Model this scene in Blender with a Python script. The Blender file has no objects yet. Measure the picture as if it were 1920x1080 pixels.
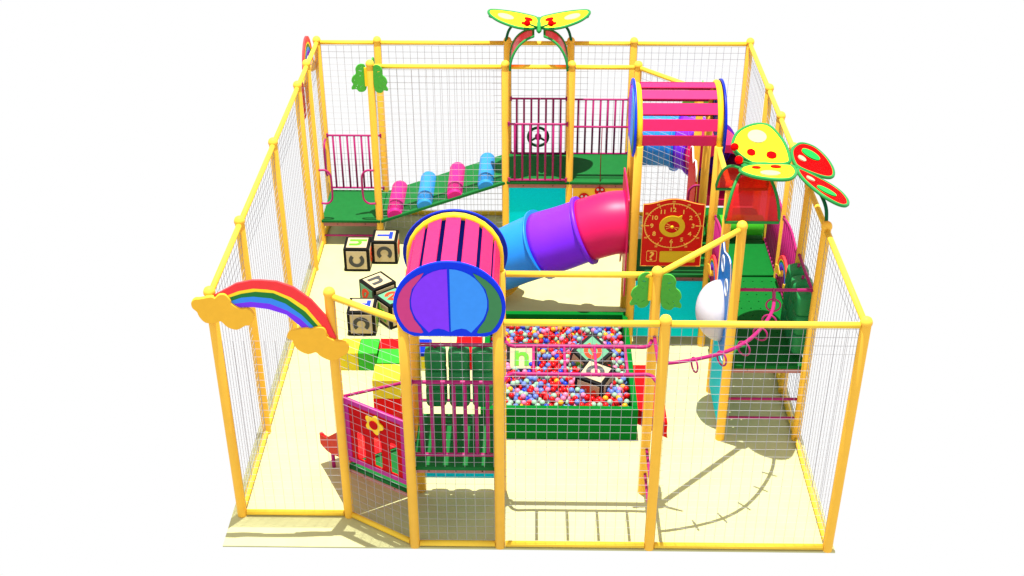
import bpy, bmesh, math, random
from mathutils import Vector, Matrix
random.seed(7)
R = math.radians
S = bpy.context.scene
COL = S.collection
PI = math.pi

# ------------------------------------------------------------------ materials
def lin(c):
    c /= 255.0
    return c / 12.92 if c <= 0.04045 else ((c + 0.055) / 1.055) ** 2.4

MATS = {}
def mat(name, rgb, rough=0.45, spec=0.3, var=0.06, scale=14.0, bump=0.0, alpha=1.0, coat=0.0):
    """procedural coloured material; rgb given as an sRGB reflectance"""
    m = bpy.data.materials.new(name)
    m.use_nodes = True
    nt = m.node_tree
    b = nt.nodes['Principled BSDF']
    c = [lin(v) for v in rgb]
    tc = nt.nodes.new('ShaderNodeTexCoord')
    nz = nt.nodes.new('ShaderNodeTexNoise')
    nz.inputs['Scale'].default_value = scale
    nz.inputs['Detail'].default_value = 5
    nt.links.new(tc.outputs['Object'], nz.inputs['Vector'])
    rp = nt.nodes.new('ShaderNodeValToRGB')
    rp.color_ramp.elements[0].position = 0.3
    rp.color_ramp.elements[1].position = 0.7
    rp.color_ramp.elements[0].color = [v * (1 - var) for v in c] + [1]
    rp.color_ramp.elements[1].color = [min(1, v * (1 + var)) for v in c] + [1]
    nt.links.new(nz.outputs['Fac'], rp.inputs['Fac'])
    nt.links.new(rp.outputs['Color'], b.inputs['Base Color'])
    b.inputs['Roughness'].default_value = rough
    b.inputs['Specular IOR Level'].default_value = spec * .5
    b.inputs['Alpha'].default_value = alpha
    b.inputs['Coat Weight'].default_value = coat
    if bump:
        n2 = nt.nodes.new('ShaderNodeTexNoise'); n2.inputs['Scale'].default_value = 160
        nt.links.new(tc.outputs['Object'], n2.inputs['Vector'])
        bp = nt.nodes.new('ShaderNodeBump'); bp.inputs['Strength'].default_value = bump
        bp.inputs['Distance'].default_value = 0.004
        nt.links.new(n2.outputs['Fac'], bp.inputs['Height'])
        nt.links.new(bp.outputs['Normal'], b.inputs['Normal'])
    MATS[name] = m
    return m

M = dict(
    floor=mat('cream_mat_floor', (193, 191, 140), .8, .1, .05, 3.0, .15),
    post=mat('yellow_foam_sleeve', (248, 191, 66), .5, .25, .03, 9),
    rail=mat('yellow_rail_sleeve', (246, 204, 66), .5, .2, .03, 9),
    hoop=mat('yellow_hoop_paint', (246, 200, 40), .45, .3, .03),
    net=mat('white_net_cord', (166, 164, 168), .8, .1, .05, 40),
    pipe=mat('magenta_painted_pipe', (162, 30, 100), .4, .4, .04),
    panelpink=mat('magenta_panel_frame', (176, 38, 132), .4, .3, .04),
    slat=mat('pink_slat_plastic', (208, 38, 98), .5, .2, .04),
    deck=mat('green_deck_vinyl', (27, 102, 46), .6, .1, .06, 8, .1),
    decktop=mat('green_bright_deck_vinyl', (13, 100, 36), .6, .1, .05, 8, .1),
    pit=mat('green_pit_vinyl', (0, 106, 32), .6, .08, .05, 6, .1),
    skirt=mat('pink_brown_plywood_edge', (172, 112, 104), .7, .1, .08, 20),
    teal=mat('teal_plastic_sheet', (0, 210, 232), .6, .06, .06, 60),
    bag=mat('dark_green_bag_vinyl', (36, 130, 70), .45, .3, .06, 8, .1),
    red=mat('red_plastic', (192, 10, 16), .5, .1, .05, 10),
    redsoft=mat('red_soft_vinyl', (205, 18, 22), .6, .06, .05, 8),
    redlight=mat('light_red_plastic', (208, 26, 32), .5, .1, .05, 8),
    glass=None,
    clockred=mat('red_speckled_plastic_sheet', (205, 26, 20), .5, .2, .12, 220),
    gold=mat('gold_print', (214, 182, 36), .5, .2, .1, 160),
    line=mat('pale_gold_print', (240, 190, 84), .5, .2, .04),
    yel=mat('yellow_plastic', (248, 206, 40), .4, .3, .04),
    yelpanel=mat('yellow_plastic_sheet', (250, 196, 62), .5, .2, .05, 50),
    yelsoft=mat('yellow_soft_vinyl', (210, 192, 44), .6, .2, .05, 8),
    greensoft=mat('green_soft_vinyl', (52, 170, 44), .55, .2, .05, 8),
    greenroll=mat('light_green_vinyl', (60, 168, 34), .5, .25, .05, 8),
    bluesoft=mat('blue_soft_vinyl', (0, 40, 170), .55, .2, .05, 8),
    rampg=mat('green_ramp_vinyl', (30, 106, 50), .6, .1, .06, 8),
    pinkroll=mat('pink_roller_vinyl', (196, 34, 120), .5, .25, .05, 8),
    blueroll=mat('sky_blue_roller_vinyl', (46, 134, 200), .5, .25, .05, 8),
    tubepink=mat('magenta_tube_plastic', (206, 12, 88), .42, .6, .04, 5, 0, 1, .0),
    tubepurple=mat('violet_tube_plastic', (118, 30, 232), .42, .6, .04, 5, 0, 1, .0),
    tubeblue=mat('sky_blue_tube_plastic', (26, 132, 230), .42, .6, .04, 5, 0, 1, .0),
    tubeyel=mat('yellow_tube_plastic', (226, 172, 24), .35, .5, .04, 5),
    canrim=mat('royal_blue_plastic', (0, 52, 228), .4, .3, .04),
    cannavy=mat('navy_blue_plastic', (0, 34, 176), .4, .3, .04),
    canpurple=mat('violet_plastic', (136, 58, 250), .45, .2, .03),
    canblue=mat('sky_blue_plastic', (62, 150, 250), .45, .2, .03),
    canpink=mat('rose_plastic', (208, 66, 132), .45, .2, .03),
    cangreen=mat('sage_green_plastic', (66, 134, 84), .45, .2, .03),
    rbred=mat('rainbow_red', (250, 62, 66), .5, .2, .03),
    rbyel=mat('rainbow_yellow', (252, 226, 48), .5, .2, .03),
    rbgreen=mat('rainbow_green', (38, 124, 58), .5, .2, .03),
    rbblue=mat('rainbow_blue', (62, 140, 244), .5, .2, .03),
    rbpurple=mat('rainbow_purple', (126, 54, 246), .5, .2, .03),
    cloud=mat('amber_cloud_plastic', (246, 186, 54), .5, .2, .03),
    leaf=mat('leaf_green_plastic', (76, 172, 60), .45, .25, .06, 18),
    bgreen=mat('butterfly_frame_green', (38, 134, 62), .45, .25, .05),
    bdark=mat('dark_green_pipe', (0, 96, 54), .45, .25, .05),
    byel=mat('butterfly_lemon', (236, 224, 34), .6, .05, .03),
    bcream=mat('butterfly_cream_spot', (168, 164, 132), .5, .2, .04),
    bred=mat('butterfly_red', (214, 4, 6), .6, .03, .04),
    bgspot=mat('butterfly_green_spot', (0, 160, 60), .45, .25, .04),
    black=mat('black_vinyl_edge', (16, 16, 16), .5, .2, .1),
    cream=mat('cream_letter_panel', (192, 173, 138), .6, .15, .04, 20),
    mint=mat('mint_letter_panel', (98, 158, 122), .6, .15, .04, 20),
    ltr_gray=mat('dark_grey_letter', (72, 72, 72), .6, .15, .05),
    ltr_blue=mat('blue_letter', (32, 62, 196), .6, .15, .05),
    ltr_green=mat('green_letter', (98, 176, 46), .6, .15, .05),
    ltr_red=mat('orange_red_letter', (208, 66, 36), .6, .15, .05),
    white=mat('white_plastic', (200, 196, 206), .4, .4, .02),
    whiteline=mat('white_outline', (240, 240, 240), .5, .2, .02),
    panelblue=mat('bright_blue_plastic_sheet', (10, 112, 200), .45, .25, .04),
    wheel=mat('dark_green_wheel', (14, 78, 40), .4, .35, .05),
    cord=mat('dark_red_cord', (124, 24, 44), .7, .1, .1, 60),
    bolt=mat('dark_bolt_steel', (40, 34, 32), .4, .5, .1),
    b_red=mat('red_ball_plastic', (196, 18, 24), .25, .5, .04),
    b_mint=mat('mint_ball_plastic', (146, 186, 156), .25, .5, .03),
    b_peri=mat('periwinkle_ball_plastic', (98, 122, 198), .25, .5, .03),
    b_pink=mat('pink_ball_plastic', (212, 118, 158), .25, .5, .03),
    b_yel=mat('amber_ball_plastic', (232, 160, 34), .25, .5, .03),
    b_blue=mat('deep_blue_ball_plastic', (34, 56, 190), .25, .5, .03),
)
# translucent red sheet (lets coloured light and shapes through)
g = bpy.data.materials.new('translucent_red_sheet'); g.use_nodes = True
nt = g.node_tree; pb = nt.nodes['Principled BSDF']; out = nt.nodes['Material Output']
pb.inputs['Base Color'].default_value = (lin(214), lin(14), lin(20), 1)
pb.inputs['Roughness'].default_value = .3
tr = nt.nodes.new('ShaderNodeBsdfTransparent'); tr.inputs['Color'].default_value = (.9, .06, .08, 1)
nzz = nt.nodes.new('ShaderNodeTexNoise'); nzz.inputs['Scale'].default_value = 90
mr = nt.nodes.new('ShaderNodeMapRange'); mr.inputs['To Min'].default_value = .5; mr.inputs['To Max'].default_value = .66
mx = nt.nodes.new('ShaderNodeMixShader')
nt.links.new(nzz.outputs['Fac'], mr.inputs['Value']); nt.links.new(mr.outputs['Result'], mx.inputs['Fac'])
nt.links.new(tr.outputs[0], mx.inputs[1]); nt.links.new(pb.outputs[0], mx.inputs[2]); nt.links.new(mx.outputs[0], out.inputs['Surface'])
M['glass'] = g

# ------------------------------------------------------------------ mesh helpers
def frames(pts, closed=False):
    """parallel transport frames along a polyline"""
    n = len(pts); T = []
    for i in range(n):
        if closed: d = pts[(i + 1) % n] - pts[i - 1]
        else: d = pts[min(i + 1, n - 1)] - pts[max(i - 1, 0)]
        T.append(d.normalized())
    ref = Vector((0, 0, 1)) if abs(T[0].z) < .9 else Vector((1, 0, 0))
    N = (ref - T[0] * ref.dot(T[0])).normalized(); res = []
    for i in range(n):
        if i:
            q = T[i - 1].rotation_difference(T[i]); N = (q @ N); N = (N - T[i] * N.dot(T[i])).normalized()
        res.append((T[i], N, T[i].cross(N)))
    return res

class MB:
    def __init__(self): self.bm = bmesh.new()
    def box(self, a, b):
        a = Vector(a); b = Vector(b)
        v = [self.bm.verts.new((x, y, z)) for z in (a.z, b.z) for y in (a.y, b.y) for x in (a.x, b.x)]
        for f in ((0, 2, 3, 1), (4, 5, 7, 6), (0, 1, 5, 4), (2, 6, 7, 3), (0, 4, 6, 2), (1, 3, 7, 5)):
            self.bm.faces.new([v[i] for i in f])
        return self
    def rbox(self, a, b, r=.02, seg=2, M4=None):
        t = bmesh.new(); s = MB.__new__(MB); s.bm = t; s.box(a, b)
        bmesh.ops.bevel(t, geom=t.edges[:], offset=r, segments=seg, affect='EDGES', profile=.5)
        if M4 is not None: t.transform(M4)
        self.add(t); return self
    def add(self, t, M4=None):
        me = bpy.data.meshes.new('tmp'); t.to_mesh(me); t.free()
        if M4 is not None: me.transform(M4)
        self.bm.from_mesh(me); bpy.data.meshes.remove(me)
        return self
    def addmesh(self, me, M4=None):
        if M4 is not None: me.transform(M4)
        self.bm.from_mesh(me); bpy.data.meshes.remove(me); return self
    def tube(self, pts, r, n=10, closed=False, cap=True):
        pts = [Vector(p) for p in pts]; fr = frames(pts, closed); rings = []
        for i, (p, (T, N, B)) in enumerate(zip(pts, fr)):
            rr = r[i] if isinstance(r, (list, tuple)) else r
            rings.append([self.bm.verts.new(p + (N * math.cos(2 * PI * k / n) + B * math.sin(2 * PI * k / n)) * rr) for k in range(n)])
        m = len(rings)
        for i in range(m if closed else m - 1):
            a = rings[i]; b = rings[(i + 1) % m]
            off = 0
            if closed and i == m - 1:      # match the twist of the last ring
                off = min(range(n), key=lambda o: (a[0].co - b[o].co).length)
            for k in range(n):
                f = self.bm.faces.new((a[k], a[(k + 1) % n], b[(k + 1 + off) % n], b[(k + off) % n])); f.smooth = n > 5
        if cap and not closed:
            self.bm.faces.new(rings[0][::-1]); self.bm.faces.new(rings[-1])
        return self
    def cyl(self, a, b, r, n=12): return self.tube([a, b], r, n)
    def pipe(self, pts, r, t, n=28):
        """hollow tube with wall thickness t"""
        pts = [Vector(p) for p in pts]; fr = frames(pts); out = []; inn = []
        for i, (p, (T, N, B)) in enumerate(zip(pts, fr)):
            ro = r[i] if isinstance(r, (list, tuple)) else r
            dirs = [N * math.cos(2 * PI * k / n) + B * math.sin(2 * PI * k / n) for k in range(n)]
            out.append([self.bm.verts.new(p + d * ro) for d in dirs]); inn.append([self.bm.verts.new(p + d * (ro - t)) for d in dirs])
        for i in range(len(pts) - 1):
            for k in range(n):
                l = (k + 1) % n
                self.bm.faces.new((out[i][k], out[i][l], out[i + 1][l], out[i + 1][k])).smooth = True
                self.bm.faces.new((inn[i][k], inn[i + 1][k], inn[i + 1][l], inn[i][l])).smooth = True
        for e in (0, -1):
            for k in range(n):
                l = (k + 1) % n
                self.bm.faces.new((out[e][k], inn[e][k], inn[e][l], out[e][l]) if e == 0 else (out[e][k], out[e][l], inn[e][l], inn[e][k]))
        return self
    def lathe(self, prof, n=20, M4=None, cap=True):
        t = bmesh.new(); rings = []
        for r, z in prof:
            rings.append([t.verts.new((max(r, 1e-4) * math.cos(2 * PI * k / n), max(r, 1e-4) * math.sin(2 * PI * k / n), z)) for k in range(n)])
        for a, b in zip(rings, rings[1:]):
            for k in range(n): t.faces.new((a[k], a[(k + 1) % n], b[(k + 1) % n], b[k])).smooth = True
        if cap: t.faces.new(rings[0][::-1]); t.faces.new(rings[-1])
        return self.add(t, M4)
    def sphere(self, c, r, sc=(1, 1, 1), u=16, v=10):
        t = bmesh.new(); bmesh.ops.create_uvsphere(t, u_segments=u, v_segments=v, radius=r)
        for f in t.faces: f.smooth = True
        return self.add(t, Matrix.Translation(c) @ Matrix.Diagonal((*sc, 1)))
    def prism(self, poly, h0, h1, M4=None):
        """extrude a simple polygon (xy) from z=h0 to h1"""
        t = bmesh.new(); n = len(poly)
        a = [t.verts.new((x, y, h0)) for x, y in poly]; b = [t.verts.new((x, y, h1)) for x, y in poly]
        t.faces.new(a[::-1]); t.faces.new(b)
        for i in range(n): t.faces.new((a[i], a[(i + 1) % n], b[(i + 1) % n], b[i]))
        bmesh.ops.recalc_face_normals(t, faces=t.faces[:])
        return self.add(t, M4)
    def plate(self, outline, t, holes=(), M4=None, bev=.0): return self.addmesh(plate_mesh(outline, t, holes, bev), M4)
    def build(self, name, m, parent=None, origin=None):
        me = bpy.data.meshes.new(name)
        o0 = Vector(origin) if origin is not None else (ORG[parent.name] if parent else Vector((0, 0, 0)))
        bmesh.ops.translate(self.bm, verts=self.bm.verts[:], vec=-o0)
        bmesh.ops.recalc_face_normals(self.bm, faces=self.bm.faces[:])
        self.bm.to_mesh(me); self.bm.free()
        me.materials.append(m)
        o = bpy.data.objects.new(name, me); COL.objects.link(o)
        if parent:
            o.parent = parent; ORG[o.name] = o0
        else:
            o.location = o0; ORG[o.name] = o0
        return o
ORG = {}

def curve_to_mesh(cu):
    o = bpy.data.objects.new('tmp', cu); COL.objects.link(o)
    dg = bpy.context.evaluated_depsgraph_get(); dg.update()
    me = bpy.data.meshes.new_from_object(o.evaluated_get(dg))
    bpy.data.objects.remove(o); bpy.data.curves.remove(cu)
    return me
def plate_mesh(outline, t, holes=(), bev=0.0):
    cu = bpy.data.curves.new('tmp', 'CURVE'); cu.dimensions = '2D'; cu.fill_mode = 'BOTH'
    cu.extrude = t / 2 - bev; cu.bevel_depth = bev; cu.bevel_resolution = 1
    for poly in [outline] + list(holes):
        sp = cu.splines.new('POLY'); sp.points.add(len(poly) - 1)
        for p, q in zip(sp.points, poly): p.co = (q[0], q[1], 0, 1)
        sp.use_cyclic_u = True
    return curve_to_mesh(cu)
def text_mesh(s, size, t, off=.012):
    cu = bpy.data.curves.new('tmp', 'FONT'); cu.body = s; cu.size = size; cu.extrude = t / 2
    cu.align_x = 'CENTER'; cu.align_y = 'CENTER'; cu.offset = size * off
    return curve_to_mesh(cu)

def thing(name, label, cat, loc, group=None):
    o = bpy.data.objects.new(name, None); COL.objects.link(o); o.location = loc
    o.empty_display_size = .1
    ORG[o.name] = Vector(loc); tag(o, label, cat, group); return o
def tag(o, label, cat, group=None):
    o['label'] = label; o['category'] = cat
    if group: o['group'] = group
    return o
def struct(o): o['kind'] = 'structure'; return o
def circ(cx, cy, r, n=24, a0=0, a1=2 * PI, ry=None):
    ry = ry or r
    full = abs(a1 - a0) >= 2 * PI - 1e-6
    k = n if full else n + 1
    return [(cx + r * math.cos(a0 + (a1 - a0) * i / n), cy + ry * math.sin(a0 + (a1 - a0) * i / n)) for i in range(k)]
def XZ(y): return Matrix(((1, 0, 0, 0), (0, 0, -1, y), (0, 1, 0, 0), (0, 0, 0, 1)))      # local xy -> world xz, facing -y
def YZ(x): return Matrix(((0, 0, 1, x), (1, 0, 0, 0), (0, 1, 0, 0), (0, 0, 0, 1)))       # local xy -> world yz, facing +x
def smooth_loop(pts, n=6):
    """closed Catmull-Rom through 2D points"""
    res = []; m = len(pts)
    for i in range(m):
        p0, p1, p2, p3 = (Vector(pts[(i + k) % m]) for k in (-1, 0, 1, 2))
        for j in range(n):
            t = j / n
            q = .5 * ((2 * p1) + (p2 - p0) * t + (2 * p0 - 5 * p1 + 4 * p2 - p3) * t * t + (3 * p1 - p0 - 3 * p2 + p3) * t ** 3)
            res.append((q.x, q.y))
    return res
def smooth_path(pts, n=8):
    P = [Vector(p) for p in pts]; P = [2 * P[0] - P[1]] + P + [2 * P[-1] - P[-2]]; res = []
    for i in range(1, len(P) - 2):
        p0, p1, p2, p3 = P[i - 1:i + 3]
        for j in range(n):
            t = j / n
            res.append(.5 * ((2 * p1) + (p2 - p0) * t + (2 * p0 - 5 * p1 + 4 * p2 - p3) * t * t + (3 * p1 - p0 - 3 * p2 + p3) * t ** 3))
    res.append(P[-2]); return res

# ------------------------------------------------------------------ floor
mb = MB(); mb.box((-.127, -.035, -.02), (7.09, 8.40, 0))
struct(mb.build('floor', M['floor']))

# ------------------------------------------------------------------ posts
H = 3.2
X = dict(a=0.0, b=.98, c=3.085, d=4.11, e=5.13, g=7.0)
POSTS = [
 ('FL', 0, .51, 'front left corner fence post under the big rainbow\'s left cloud'),
 ('F1', 1.305, .51, 'fence post under the right cloud of the big front rainbow'),
 ('F4', 4.908, 0, 'front fence post just right of the overhead ladder bars'),
 ('FR', 7, 0, 'front right corner post of the whole fence'),
 ('L2', 0, 2.13, 'second fence post from the front on the left side'),
 ('L3', 0, 4.37, 'middle fence post on the left side, beside the loose letter cubes'),
 ('L4', 0, 6.39, 'left side fence post just in front of the low platform\'s front post'),
 ('L5', 0, 7.26, 'left side fence post at the front corner of the low green platform'),
 ('BL', 0, 8.30, 'back left corner post of the whole fence'),
 ('B1', .98, 8.30, 'back fence post behind the leafy post at the ramp foot'),
 ('B3', 3.09, 8.30, 'back fence post behind the left end of the high middle platform'),
 ('B4', 4.115, 8.30, 'back fence post at the middle of the high back platform'),
 ('B5', 5.132, 8.30, 'back fence post near the start of the crawl tube'),
 ('BR', 7, 8.30, 'back right corner post of the whole fence'),
 ('C1', .98, 7.26, 'inner post with green leaf plates at the foot of the roller ramp'),
 ('C3', 3.075, 7.26, 'inner post at the top of the roller ramp, left of the steering wheel barrier'),
 ('C4', 4.105, 7.26, 'inner post right of the steering wheel barrier under the far butterfly'),
 ('C5', 5.13, 7.26, 'inner post behind the left end of the pink slatted barrel roof'),
 ('R2', 7, 6.36, 'right side fence post second from the back right corner'),
 ('R3', 7, 5.34, 'right side fence post third from the back right corner'),
 ('R4', 7, 4.30, 'right side fence post behind the near butterfly\'s red wing'),
 ('R45', 7, 3.15, 'right side fence post beside the magenta barrier with a rainbow'),
 ('R5', 7, 2.09, 'right side fence post in front of the hanging green bags'),
 ('M1', 4.905, 1.0, 'free standing post with green leaf plates beside the ball pit'),
 ('M2', 6.0, 2.085, 'post at the front left corner of the perforated green deck'),
 ('M3', 6.0, 3.15, 'post between the blue dome panel and the magenta rainbow barrier'),
 ('D3', 6.0, 6.36, 'leafy post behind the pink slatted barrel roof'),
]
def make_post_mesh(h):
    a = MB(); a.lathe([(.058, 0), (.058, .01), (.058, h - .035), (.056, h - .03)], 20)
    b = MB(); b.lathe([(.062, h - .035), (.066, h - .03), (.066, h - .005), (.062, h + .012), (.05, h + .035), (.028, h + .05), (.0, h + .055)], 20)
    return a, b
pb_, pc_ = make_post_mesh(H)
base = pb_.build('fence_post', M['post'], origin=(0, 0, 0)); cap = pc_.build('cap', M['post'], base)
POS = {}
for i, (k, x, y, lab) in enumerate(POSTS):
    if i == 0: o = base
    else:
        o = base.copy(); COL.objects.link(o); c = cap.copy(); COL.objects.link(c); c.parent = o
    o.location = (x, y, 0); ORG[o.name] = Vector((x, y, 0)); POS[k] = (x, y)
    tag(o, 'yellow ' + lab, 'post', 'yellow padded posts of the play frame')

# ------------------------------------------------------------------ nets with rails
def net_bay(p, q, label, z0=.10, z1=3.10, top=True, bottom=True, net=True, step=.116):
    p = Vector((*p, 0)); q = Vector((*q, 0)); d = (q - p); L = d.length; u = d / L
    a = p + u * .06; b = q - u * .06; l = L - .12
    root = None
    if net:
        mb = MB(); r = .0025
        n = max(2, round(l / step))
        for i in range(n + 1):
            c = a + u * (l * i / n)
            c0 = c + Vector((0, 0, z0)); c1 = c + Vector((0, 0, z1))
            # a slight sag in the cords
            w = (random.random() - .5) * .012
            mb.tube([c0, (c0 + c1) / 2 + u * w, c1], r, 4, cap=False)
        nz = round((z1 - z0) / .108)
        for j in range(nz + 1):
            z = z0 + (z1 - z0) * j / nz
            sag = .006 * random.random()
            mb.tube([a + Vector((0, 0, z)), (a + b) / 2 + Vector((0, 0, z - sag)), b + Vector((0, 0, z))], r, 4, cap=False)
        root = mb.build('safety_net', M['net'], origin=p)
        tag(root, label, 'net', 'white square mesh safety nets around the play frame')
    if top:
        mb = MB(); mb.cyl(a + Vector((0, 0, 3.15)), b + Vector((0, 0, 3.15)), .036, 14)
        o = mb.build('top_rail', M['rail'], root, None if root else p)
        if not root: tag(o, label, 'rail'); o.name = 'top_rail'
    if bottom:
        mb = MB(); mb.cyl(a + Vector((0, 0, .045)), b + Vector((0, 0, .045)), .036, 14)
        mb.build('bottom_rail', M['rail'], root)
P = POS
F2 = (2.147, 0); F3 = (3.155, 0)
net_bay(P['FL'], P['F1'], 'white net bay below the big rainbow at the front left', z1=2.55, top=False)
net_bay(P['F1'], F2, 'white net bay angled in front of the red flower panel')
net_bay(F2, F3, 'white net bay in front of the barrel roofed front tower', z1=2.97, top=False)
net_bay(F3, P['F4'], 'white net bay in front of the ball pit')
net_bay(P['F4'], P['FR'], 'white net bay at the front right corner')
net_bay(P['FL'], P['L2'], 'white net bay at the front of the left side')
net_bay(P['L2'], P['L3'], 'white net bay second from the front on the left side')
net_bay(P['L3'], P['L4'], 'white net bay third from the front on the left side')
net_bay(P['L4'], P['L5'], 'narrow white net bay in front of the low platform on the left side')
net_bay(P['L5'], P['BL'], 'narrow white net bay beside the low platform at the back left corner')
net_bay(P['BL'], P['B1'], 'white back net bay behind the low green platform')
net_bay(P['B1'], P['B3'], 'wide white back net bay behind the roller ramp')
net_bay(P['B3'], P['B4'], 'white back net bay behind the steering wheel')
net_bay(P['B4'], P['B5'], 'white back net bay right of the far butterfly')
net_bay(P['B5'], P['BR'], 'wide white back net bay behind the crawl tube')
net_bay(P['BR'], P['R2'], 'white net bay at the back of the right side')
net_bay(P['R2'], P['R3'], 'white right side net bay second from the back')
net_bay(P['R3'], P['R4'], 'white right side net bay behind the near butterfly')
net_bay(P['R4'], P['R45'], 'white right side net bay beside the right rainbow barrier')
net_bay(P['R45'], P['R5'], 'white right side net bay beside the hanging green bags')
net_bay(P['R5'], P['FR'], 'white right side net bay nearest the front right corner')
net_bay(P['C1'], P['C3'], 'inner white net along the front of the roller ramp', z0=.32, bottom=False)
net_bay(P['C5'], P['D3'], 'inner white net running diagonally behind the pink barrel roof', bottom=False)
RR = (3.155, 1.0); RL = (2.15, 1.0); AF = (4.93, 4.3); AFr = (6.0, 4.3); AR = (4.93, 5.34); ARr = (6.0, 5.34)
for p, q, lab in ((P['C3'], P['C4'], 'yellow top rail above the steering wheel barrier under the far butterfly'),
                  (P['C4'], P['C5'], 'yellow top rail over the string bar, right of the far butterfly'),
                  (RR, P['M1'], 'long yellow top rail over the front of the ball pit to the leafy post'),
                  (P['M1'], P['M2'], 'slanting yellow top rail between the leafy post and the perforated deck'),
                  (AFr, P['M3'], 'yellow top rail from the pink barrel roof to the near butterfly')):
    net_bay(p, q, lab, net=False, bottom=False)

# ------------------------------------------------------------------ platforms
def platform(poly, z, label, holes=False, m='deck', skirt=True, thick=.05, sk=.075, bolts=2):
    cx = sum(p[0] for p in poly) / len(poly); cy = sum(p[1] for p in poly) / len(poly)
    t = thing('platform', label, 'platform', (cx, cy, z))
    mb = MB()
    hl = []
    if holes:
        (xa, ya), (xb, yb) = (min(p[0] for p in poly), min(p[1] for p in poly)), (max(p[0] for p in poly), max(p[1] for p in poly))
        for i in range(7):
            for j in range(6):
                hl.append(circ(xa + .1 + (xb - xa - .2) * i / 6, ya + .12 + (yb - ya - .24) * j / 5, .011, 8)[::-1])
    mb.plate(poly, thick, hl, Matrix.Translation((0, 0, z - thick / 2)), .008 if not holes else 0)
    d = mb.build('deck_board', M[m], t)
    if skirt:
        mb = MB(); n = len(poly)
        for i in range(n):
            a = Vector((*poly[i], 0)); b = Vector((*poly[(i + 1) % n], 0)); c = Vector((cx, cy, 0))
            a2 = a + (c - a).normalized() * .03; b2 = b + (c - b).normalized() * .03
            a3 = a + (c - a).normalized() * .06; b3 = b + (c - b).normalized() * .06
            mb.prism([a2.xy, b2.xy, b3.xy, a3.xy], z - thick - sk, z - thick - .002)
        s = mb.build('skirt', M['skirt'], t)
        mb = MB()
        a = Vector((*poly[0], 0)); b = Vector((*poly[1], 0)); c = Vector((cx, cy, 0)); nrm = Vector((b.y - a.y, a.x - b.x, 0)).normalized()
        if nrm.dot(c - a) > 0: nrm = -nrm
        a2 = a + (c - a).normalized() * .03; b2 = b + (c - b).normalized() * .03
        for k in range(bolts):
            p = a2.lerp(b2, (k + .5) / bolts) + Vector((0, 0, z - thick - sk / 2))
            mb.cyl(p - nrm * .004, p + nrm * .006, .008, 8)
        mb.build('bolt', M['bolt'], s)
    return t
def rect(x0, y0, x1, y1): return [(x0, y0), (x1, y0), (x1, y1), (x0, y1)]
platform(rect(.03, 7.2, .99, 8.3), .48, 'low green platform with a pink edge in the back left corner')
platform(rect(3.10, 7.2, 4.10, 8.3), 1.21, 'high green platform behind the steering wheel barrier')
platform(rect(4.12, 7.2, 5.12, 8.3), 1.21, 'high green platform above the ladybird panel')
platform(rect(4.95, 4.3, 5.99, 5.33), 1.2, 'green platform behind the clock panel', bolts=3)
platform(rect(6.01, 2.09, 6.99, 3.14), 1.17, 'perforated green deck at the front of the right tower', holes=True, m='decktop')
platform(rect(6.01, 3.16, 6.99, 4.29), 1.17, 'perforated green deck behind the front right one, beside the rainbow barriers', holes=True, m='decktop')
platform(rect(6.01, 4.31, 6.99, 5.33), 1.2, 'plain bright green deck in front of the light green roller', m='decktop')
platform(rect(6.01, 5.35, 6.99, 6.35), 1.2, 'green deck behind the light green roller at the crawl tube mouth', m='decktop')
platform([(1.33, .52), (2.13, .04), (2.13, .96)], .80, 'low triangular green platform behind the red flower panel')
platform(rect(2.18, .0, 3.13, .985), 1.2, 'green platform inside the barrel roofed front tower', bolts=3, sk=.06)

# ------------------------------------------------------------------ panels under decks
def sheet_panel(name, a, b, m, label, cat='panel'):
    a = Vector(a); b = Vector(b)
    mb = MB(); mb.rbox(a, b, .004, 1)
    o = mb.build(name, M[m], origin=((a.x + b.x) / 2, (a.y + b.y) / 2, a.z)); tag(o, label, cat); return o
sheet_panel('wall_panel', (3.12, 7.235, .16), (4.06, 7.25, 1.10), 'teal', 'teal sheet panel below the steering wheel barrier')
yp = sheet_panel('wall_panel', (4.17, 7.235, .16), (5.04, 7.25, 1.135), 'yelpanel', 'yellow sheet panel with red ladybirds behind the magenta tube')
for cx, cz in ((4.609, 1.03), (4.353, .905), (4.86, .80)):
    mb = MB(); mb.lathe([(.085, 0), (.085, .012)], 24, Matrix.Translation((cx, 7.234, cz)) @ Matrix.Rotation(PI / 2, 4, 'X'))
    l = mb.build('ladybird', M['redlight'], yp); mb = MB()
    for dx, dz in ((-.035, .03), (.035, .03), (0, -.03)):
        mb.lathe([(.02, 0), (.02, .006)], 14, Matrix.Translation((cx + dx, 7.222, cz + dz)) @ Matrix.Rotation(PI / 2, 4, 'X'))
    mb.build('spot', M['white'], l)
sheet_panel('wall_panel', (4.99, 4.275, .16), (5.94, 4.29, 1.10), 'teal', 'wide teal sheet panel below the clock panel')
sheet_panel('wall_panel', (2.2, .995, .20), (3.10, 1.01, 1.07), 'teal', 'teal sheet panel under the back of the front tower')
sheet_panel('wall_panel', (5.965, 2.15, .16), (5.98, 3.09, 1.10), 'teal', 'teal side panel below the blue dome panel')

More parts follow.
